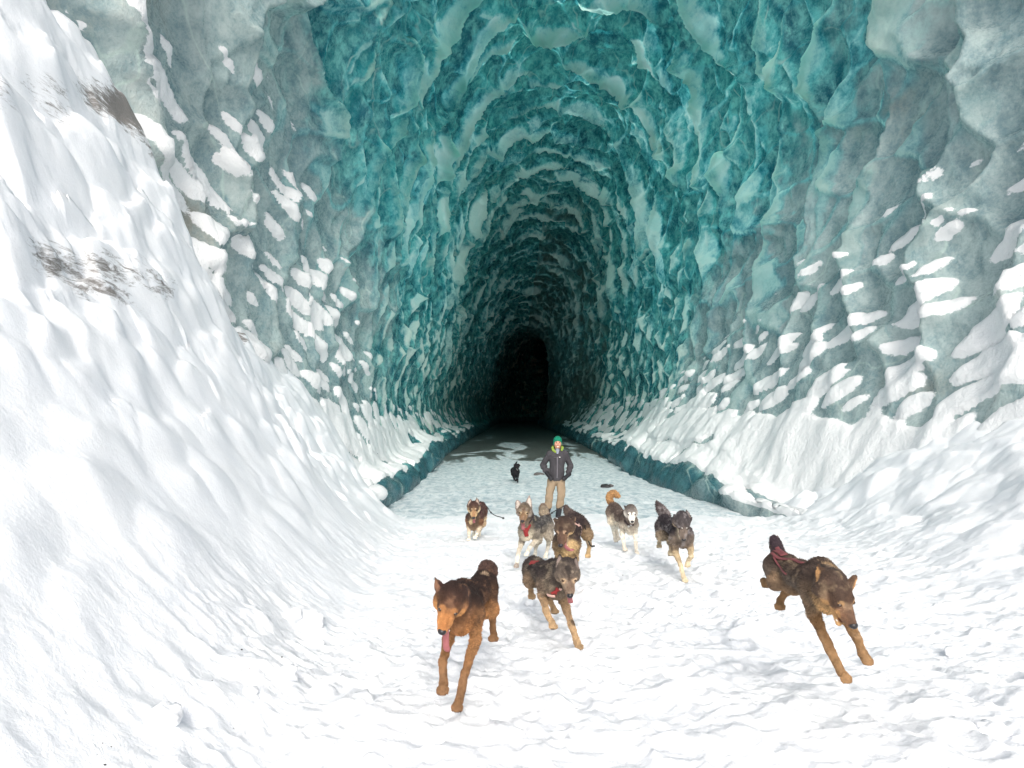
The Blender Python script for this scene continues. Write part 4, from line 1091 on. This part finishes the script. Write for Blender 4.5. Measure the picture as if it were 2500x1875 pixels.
# ------------------------------------------------------------------ the man
def build_man():
    d = 16.0
    base = J(1352, 1268, d)
    t = thing('person', 'man in dark grey fleece jacket, green beanie and tan trousers standing with hands in pockets', 'person', base)
    P = lambda px, py, dy=0.0: J(px, py, d + dy)
    hip_l, hip_r = P(1348, 1176), P(1369, 1176)
    kn_l, kn_r = P(1340.5, 1213, -.05), P(1370, 1212, -.05)
    an_l, an_r = P(1336, 1256, .02), P(1362.5, 1260, .02)
    sh_l, sh_r = P(1342.5, 1108), P(1380, 1108.5)
    el_l, el_r = P(1325, 1135, .10), P(1393, 1137, .10)
    wr_l, wr_r = P(1338, 1159, -.08), P(1386, 1161, -.08)
    ha_l, ha_r = P(1344, 1167, -.13), P(1378.5, 1168, -.13)
    neck, chest, waist = P(1361, 1098), P(1361, 1120), P(1359.5, 1152)
    head = P(1361.5, 1082)
    X, Y, Z = np.eye(3)
    def obj(name, B, mat, col=False, rough=0.0, seed=0, rf=28, mott=None):
        return blob_object(name, B, mat, t, base, rough, seed, col, mott, rf)
    skin = (.52, .27, .185)
    # body: one surface from head to feet, dressed over
    b = Blob(.0075)
    b.ell(head + Z * .010, [X, Y, Z], (.078, .090, .104), skin, .02)
    b.ell(head + np.array([0, -.022, -.058]), [X, Y, Z], (.060, .062, .062), skin, .03)
    b.cone(head + np.array([0, -.084, .012]), head + np.array([0, -.104, -.022]), .010, .015, skin, .012)       # nose
    for s in (-1, 1):
        b.ell(head + np.array([s * .074, .006, -.012]), [X, Y, Z], (.012, .022, .032), skin, .012)              # ears
        b.cone(head + np.array([s * .014, -.080, .030]), head + np.array([s * .046, -.070, .027]), .010, .009, skin, .012)   # brow
        b.ball(head + np.array([s * .040, -.064, -.022]), .022, skin, .02)                                      # cheek
    b.ball(head + np.array([0, -.072, -.088]), .020, skin, .02)
    b.cone(head + np.array([0, .015, -.06]), neck + Z * -.03, .054, .060, skin, .03)
    b.cone(chest + Z * .05, waist, .11, .105, skin, .06); b.cone(waist, .5 * (hip_l + hip_r) + Z * .06, .10, .085, skin, .04)
    for sh, el, wr, ha in ((sh_l, el_l, wr_l, ha_l), (sh_r, el_r, wr_r, ha_r)):
        b.cone(chest + Z * .10, sh, .06, .055, skin, .05); b.cone(sh, el, .048, .036, skin, .03); b.cone(el, wr, .036, .026, skin, .02); b.cone(wr, ha, .020, .018, skin, .02)
    for hp, kn, an in ((hip_l, kn_l, an_l), (hip_r, kn_r, an_r)):
        b.cone(hp + Z * .03, kn, .062, .048, skin, .015); b.cone(kn, an, .048, .034, skin, .03)
    hp_ = lambda a, c, e: head + np.array([a, c, e])
    for s in (-1, 1):
        b.over.append((hp_(s * .030, -.080, .014), .017, (.30, .13, .09), .75))
        b.over.append((hp_(s * .032, -.088, .036), .012, (.16, .07, .04), .7))
        b.over.append((hp_(s * .045, -.068, -.030), .026, (.62, .25, .18), .5))
    b.over.append((hp_(0, -.10, -.022), .016, (.62, .22, .16), .5))
    b.over.append((hp_(0, -.085, -.046), .020, (.26, .115, .075), .6)); b.over.append((hp_(.02, -.08, -.047), .016, (.26, .115, .075), .6)); b.over.append((hp_(-.02, -.08, -.047), .016, (.26, .115, .075), .6))
    for x in (-.024, -.008, .008, .024):
        b.over.append((hp_(x, -.080, -.066), .011, (.48, .15, .13), .7))
    b.over.append((hp_(0, -.075, -.10), .022, (.33, .165, .11), .5))
    SK = NT('skin'); obj('body', b, SK.set(Base_Color=SK.attr('Col', True), Roughness=.5, Specular_IOR_Level=.35), True)
    eyeM = flat_mat('eye_dark', (.03, .02, .016), .15, .6, 60)
    for s in (-1, 1):
        V, F = ellipsoid_mesh(hp_(s * .030, -.083, .013), np.eye(3), (.0115, .008, .0065)); mesh_from('eye', V - base, F, eyeM, parent=t)
    a = np.linspace(-.024, .024, 9)
    pts = np.array([hp_(x, -.090 + 6 * x * x, -.066 + 9 * x * x) for x in a])
    V, F = tube_mesh(pts, np.array([.002, .005, .006, .0065, .0068, .0065, .006, .005, .002]), 7); mesh_from('teeth', V - base, F, TOOTH_M, parent=t)
    # beanie
    k = Blob(.0075)
    k.ell(head + np.array([0, .012, .058]), [X, Y, Z], (.090, .103, .098), None, .02)
    k.cone(head + np.array([0, -.0, .055]), head + np.array([0, .02, .052]), .088, .088, None, .02)
    k.cuts = [(head + np.array([0, -.080, -.055]), .102, .012), (head + np.array([0, .02, -.14]), .125, .02)]
    for s in (-1, 1): k.ell(head + np.array([s * .078, .02, -.012]), [X, Y, Z], (.018, .05, .05), None, .02)
    tb = NT('green_knit'); p = tb.new('ShaderNodeTexCoord').outputs['Object']
    w = tb.new('ShaderNodeTexWave'); w.inputs['Scale'].default_value = 38; tb.l.new(p, w.inputs['Vector'])
    nz = tb.noise(p, 60, 3, .6)
    obj('beanie', k, tb.set(Base_Color=tb.mix(nz, (.006, .135, .082), (.012, .22, .135)), Roughness=.85, Specular_IOR_Level=.15, Normal=tb.bump(w.outputs['Fac'], .4, .006)), False, .002, 4)
    # lime hood lining and scarf
    g = Blob(.0075)
    ring = [P(1349, 1093, -.02), P(1350.5, 1098.5, -.07), P(1356, 1103.5, -.10), P(1361, 1106, -.11), P(1366, 1103.5, -.10), P(1371.5, 1098.5, -.07), P(1373, 1093, -.02), P(1371, 1091, .06), P(1361, 1090, .10), P(1351, 1091, .06)]
    for i in (0, 1, 5, 6, 7, 8, 9):
        g.cone(ring[i], ring[(i + 1) % 10], .026, .024, None, .02)
    obj('hood', g, flat_mat('lime_fleece', (.22, .30, .06), .85, .1, 50, .25, .5, .006), False, .004, 6)
    g2 = Blob(.0075); g2.cone(P(1361, 1099, -.06), P(1361, 1108, -.085), .045, .040, None, .02)
    obj('neck_warmer', g2, flat_mat('grey_blue_knit', (.22, .235, .29), .85, .1, 70, .3, .5, .005), False)
    # jacket
    j = Blob(.010)
    j.ell(chest + Z * .01, [X, Y, Z], (.178, .130, .19), None, .05)
    j.cone(chest, waist, .150, .142, None, .06)
    j.ell(waist, [X, Y, Z], (.165, .130, .20), None, .05)
    j.ell(.5 * (hip_l + hip_r) + Z * .075, [X, Y, Z], (.176, .138, .115), None, .04)
    j.cuts = [(P(1360, 1196), .225, .02)]
    for sh, el, wr, s in ((sh_l, el_l, wr_l, -1), (sh_r, el_r, wr_r, 1)):
        j.cone(neck - Z * .045, sh, .072, .070, None, .05)
        j.cone(sh, el, .072, .060, None, .03); j.cone(el, wr + (el - wr) * .10, .059, .048, None, .02)
        for q in (.25, .6):                                            # sleeve folds
            c = el + (wr - el) * q; j.cone(c - X * .03, c + X * .03 + Z * .02, .047, .045, None, .02)
    for i in range(10):                                               # stand collar
        if i in (3,): continue
        a_, b_ = ring[i] * 1.0, ring[(i + 1) % 10] * 1.0
        c0 = P(1361, 1103); o_ = np.array([0, 0, -.045])
        j.cone(c0 + (a_ - P(1361, 1096)) * 1.10 + o_, c0 + (b_ - P(1361, 1096)) * 1.10 + o_, .030, .030, None, .03)
    jm = NT('charcoal_fleece'); p = jm.new('ShaderNodeTexCoord').outputs['Object']
    n1 = jm.noise(p, 120, 4, .7); n2 = jm.noise(jm.mapping(p, (1, 1, .5)), 9, 4, .6, .6)
    JM = jm.set(Base_Color=jm.mix(n2, (.036, .034, .039), (.075, .071, .079)), Roughness=.9, Specular_IOR_Level=.12, Normal=jm.bump(n1, .5, .006, jm.bump(n2, .8, .035)))
    obj('jacket', j, JM, False, .006, 8, 12)
    V, F = strap_mesh(j, [P(1361, 1112, -.3), P(1361, 1135, -.3), P(1361.5, 1155, -.3), P(1361.5, 1168, -.3)], .022, .006, 20)
    mesh_from('zip', V - base, F, flat_mat('grey_zip', (.14, .13, .15), .5, .4, 90), parent=t)
    V, F = strap_mesh(j, [P(1367.5, 1113.2, -.3), P(1371, 1113.6, -.3), P(1374.5, 1114.2, -.3)], .016, .003, 8)
    mesh_from('chest_logo', V - base, F, flat_mat('white_stitching', (.75, .75, .75), .6, .2, 90), parent=t)
    for x in (1340, 1341.5):
        pass
    V, F = strap_mesh(j, [P(1343, 1117.5, -.3), P(1350, 1116.6, -.3), P(1357, 1116.8, -.3)], .008, .003, 12)
    mesh_from('seam', V - base, F, flat_mat('seam_grey', (.13, .12, .135), .7, .2, 90), parent=t)
    # trousers
    q = Blob(.009)
    q.ell(.5 * (hip_l + hip_r) + Z * .05, [X, Y, Z], (.168, .120, .11), None, .04)
    for hp, kn, an, s in ((hip_l, kn_l, an_l, -1), (hip_r, kn_r, an_r, 1)):
        cu = kn + (an - kn) * .52
        q.cone(hp + Z * .02, kn, .100, .076, None, .035); q.cone(kn, cu, .075, .072, None, .03)
        for f_ in (.0, .12, .34, .46):
            c = kn + (an - kn) * f_; q.cone(c - X * .04 - Y * .02, c + X * .04 - Y * .025 + Z * .03 * s, .040, .038, None, .03)
        c = hp + (kn - hp) * .55 + X * s * .075; q.ell(c, [X, Y, Z], (.022, .055, .075), None, .012)     # thigh pocket
    tm = NT('tan_canvas'); p = tm.new('ShaderNodeTexCoord').outputs['Object']
    n1 = tm.noise(p, 150, 3, .6); n2 = tm.noise(tm.mapping(p, (1, 1, .6)), 8, 5, .65, .8)
    obj('trousers', q, tm.set(Base_Color=tm.mix(n2, (.20, .145, .095), (.36, .275, .19)), Roughness=.85, Specular_IOR_Level=.15, Normal=tm.bump(n1, .3, .004, tm.bump(n2, .9, .04))), False, .007, 12, 14)
    # boots
    bm = flat_mat('black_rubber', (.018, .018, .022), .45, .4, 30, .3, .3, .006)
    for kn, an, s in ((kn_l, an_l, -1), (kn_r, an_r, 1)):
        w = Blob(.009); tp = kn + (an - kn) * .46
        w.cone(tp, an, .068, .058, None, .03)
        toe = an + np.array([s * .02, -.13, -.065]); w.cone(an + np.array([0, .02, -.055]), toe, .052, .046, None, .035)
        w.cone(an + np.array([0, .04, -.085]), toe + Z * -.02, .036, .036, None, .02)
        obj('boot', w, bm, False, .003, 3, 20)
    # gloves with the fingers pushed into the pockets
    gm = flat_mat('black_glove', (.014, .014, .018), .6, .3, 60, .3, .4, .004)
    for wr, ha, s in ((wr_l, ha_l, 1), (wr_r, ha_r, -1)):
        w = Blob(.007); dr = unit(ha - wr); sd = unit(np.cross(dr, Y))
        w.cone(wr - dr * .05, wr + dr * .01, .048, .042, None, .02); w.cone(wr, wr + dr * .075, .038, .044, None, .02)
        for i, (o_, l) in enumerate(((-.033, .060), (-.011, .074), (.011, .070), (.032, .054))):
            r0 = wr + dr * .085 + sd * o_; m_ = r0 + dr * l * .5 - Y * .012
            w.cone(r0, m_, .0145, .013, None, .008); w.cone(m_, m_ + dr * l * .5 + Y * .010, .013, .011, None, .006)
        th = wr + dr * .03 + np.array([s * .036, -.012, 0]); w.cone(th, th + dr * .04 + np.array([s * .022, -.012, .0]), .016, .014, None, .012)
        w.cone(th + dr * .04 + np.array([s * .022, -.012, 0]), th + dr * .075 + np.array([s * .018, -.005, 0]), .014, .012, None, .008)
        obj('glove', w, gm, False, .002, 5, 30)
build_man()

# ------------------------------------------------------------------ cords that trail from the harnesses
def cord(label, pts, r, knots=()):
    P = smooth_path([J(*p) for p in pts], 40); base = P.mean(0)
    parts = [tube_mesh(P, r, 7)]
    o = mesh_from('tug_line', parts[0][0] - base, parts[0][1], CORD_M)
    o.location = tuple(base); o['label'] = label; o['category'] = 'rope'; o['group'] = 'loose tug lines behind the dogs'
    for q, rr in knots:
        c = P[int(q * 39)]; V, F = ellipsoid_mesh(c, np.eye(3), (rr, rr, rr * .8), 10, 7)
        mesh_from('knot', V - base, F, CORD_M, parent=o)
    return o
cord('thin black line swinging out from the rump of the dog with cream eyebrow spots', [(1177, 1226.5, 12.0), (1184, 1232, 12.05), (1191, 1240, 12.1), (1196, 1248, 12.1), (1203, 1255, 12.05), (1213, 1260, 12.0), (1222, 1262.5, 11.95), (1230, 1265.5, 11.9)], .007, ((.50, .016), (.98, .020)))
cord('thin black line stretched between the pale grey dog and the tail of the dark dog', [(1378, 1235, 8.1), (1368, 1240, 8.4), (1357, 1246, 8.7), (1345, 1254, 9.0), (1336, 1260, 9.25)], .0052, ((.70, .013),))
cord('black line hanging along the hind leg of the dark dog with pinkish patches', [(1428, 1282, 7.72), (1431, 1300, 7.74), (1436, 1318, 7.76), (1440.5, 1330, 7.76), (1445, 1333.5, 7.74), (1450, 1333, 7.72)], .0062, ((.86, .013), (1.0, .013)))

# ------------------------------------------------------------------ clods, debris and specks lying on the snow
def ground_z(x, y):
    if y > 15.5:
        return .0
    return float(ground_detail(np.array([[x]]), np.array([[y]]))[0][0, 0])

def on_snow(px, py):
    """where the ray of a photograph pixel meets the snow"""
    d = np.arange(2.3, 16, .02)[None]
    X, Y, Zr = (px - 1250.0) / FPX * d, d, CAM_Z + (HOR - py) / FPX * d
    hit = np.nonzero((Zr <= ground_detail(X, Y)[0])[0])[0]
    return J(px, py, d[0, hit[0]] if len(hit) else 16.0)

def lump(name, c, r, sq, seed, mat, rough=.35, h=None):
    """an irregular chunk"""
    n = 22
    V, F = ellipsoid_mesh(np.zeros(3), np.eye(3), (1, 1, 1), n, 13)
    k = 1 + rough * fbm(V[:, 0] * 1.6 + seed * 7.1, V[:, 1] * 1.6, V[:, 2] * 1.6, 4, seed)
    V = V * k[:, None] * np.array([r, r * sq[0], r * sq[1]])
    a = seed * 1.7; R = np.array([[math.cos(a), -math.sin(a), 0], [math.sin(a), math.cos(a), 0], [0, 0, 1]])
    o = mesh_from(name, V @ R.T, F, mat); o.location = tuple(c)
    return o

CLOD_M = (lambda t: t.set(Base_Color=t.mix(t.noise(t.pos(), 12, 4, .6), (.84, .86, .90), (.92, .925, .93)), Roughness=.8, Specular_IOR_Level=.2,
          Normal=t.bump(t.noise(t.pos(), 38, 5, .65), .6, .014)))(NT('clod_snow'))
def build_small():
    clods = [(715, 1510, .085), (754, 1524, .12), (738, 1502, .08), (772, 1574, .055), (700, 1650, .075), (395, 1760, .085), (610, 1700, .06), (560, 1760, .05), (850, 1600, .05),
             (880, 1510, .04), (905, 1560, .045), (940, 1620, .04), (1000, 1700, .05), (2240, 1560, .05), (2330, 1600, .07), (2420, 1790, .075), (1270, 1700, .04), (1420, 1640, .03), (1700, 1700, .045), (1560, 1600, .03)]
    for i, (px, py, r) in enumerate(clods):
        if i not in (0, 1, 3, 4, 5, 6, 14, 15): continue
        p = on_snow(px, py)
        o = lump('snow_clod', p + np.array([0, 0, r * .22]), r, (.8, .62), i + 1, CLOD_M)
        o['category'] = 'snow clod'
        o['group'] = 'snow clods on the trodden snow'
        o['label'] = {0: 'rounded white snow clod at the upper left of the heap below the left bank', 1: 'largest rounded white snow clod, in the heap at the foot of the left bank',
                      3: 'small snow clod lying downhill of the heap at the foot of the left bank', 4: 'white snow clod standing alone below the heap near the left bank',
                      5: 'white snow clod near the bottom left corner', 6: 'white snow clod at the bottom, left of the tan dog', 15: 'white snow clod resting to the right of the leaping dog',
                      14: 'white snow clod nearest the right edge'}.get(i, 'small rounded white snow clod lying loose on the trodden snow')
    grit = flat_mat('dark_grit', (.035, .030, .028), .8, .2, 80, .4)
    rs = np.random.RandomState(5); parts = []
    for px, py in [(709, 1480), (869, 1514), (840, 1490), (688, 1605), (518, 1662), (412, 1655), (365, 1530), (590, 1587), (610, 1632), (560, 1628), (916, 1348), (905, 1469), (950, 1340), (250, 1815), (270, 1825), (290, 1860), (302, 1838), (320, 1870), (237, 1842), (256, 1868), (640, 1846), (568, 1780), (1880, 1688), (1782, 1564), (470, 1600), (640, 1730), (2300, 1180), (2276, 1320), (1520, 1405)]:
        p = on_snow(px, py); r = rs.uniform(.002, .005) * min(1.3, np.linalg.norm(p - [0, 0, CAM_Z]) / 3.5)
        V, F = ellipsoid_mesh(p + [0, 0, r * .4], np.eye(3), (r * rs.uniform(.8, 1.7), r, r * .7), 7, 5); parts.append((V, F))
    V, F = join(parts); o = mesh_from('grit_specks', V, F, grit); o['kind'] = 'stuff'
    o['label'] = 'dark grit specks scattered over the white snow'
    # debris on the ice floor
    rk = flat_mat('grey_stone', (.11, .10, .10), .8, .25, 30, .4, .6, .02)
    dk = flat_mat('dark_wet_stone', (.025, .024, .026), .5, .4, 30, .4, .6, .02)
    for px, py, d, r, mt, lb in ((1478, 1181, 22.8, .17, dk, 'flat dark stone on the ice floor to the right of the man'), (1490, 1180.5, 22.9, .13, rk, 'pale grey stone beside the flat dark stone on the ice floor'),
                                 (1316, 1136, 27.0, .20, rk, 'grey stone half hidden behind the right arm of the man')):
        c = J(px, py, d); c[2] = .03
        o = lump('stone', c, r, (.6, .40), int(px), mt, .3)
        o['label'] = lb; o['category'] = 'stone'
if 'ground_detail' in globals(): build_small()
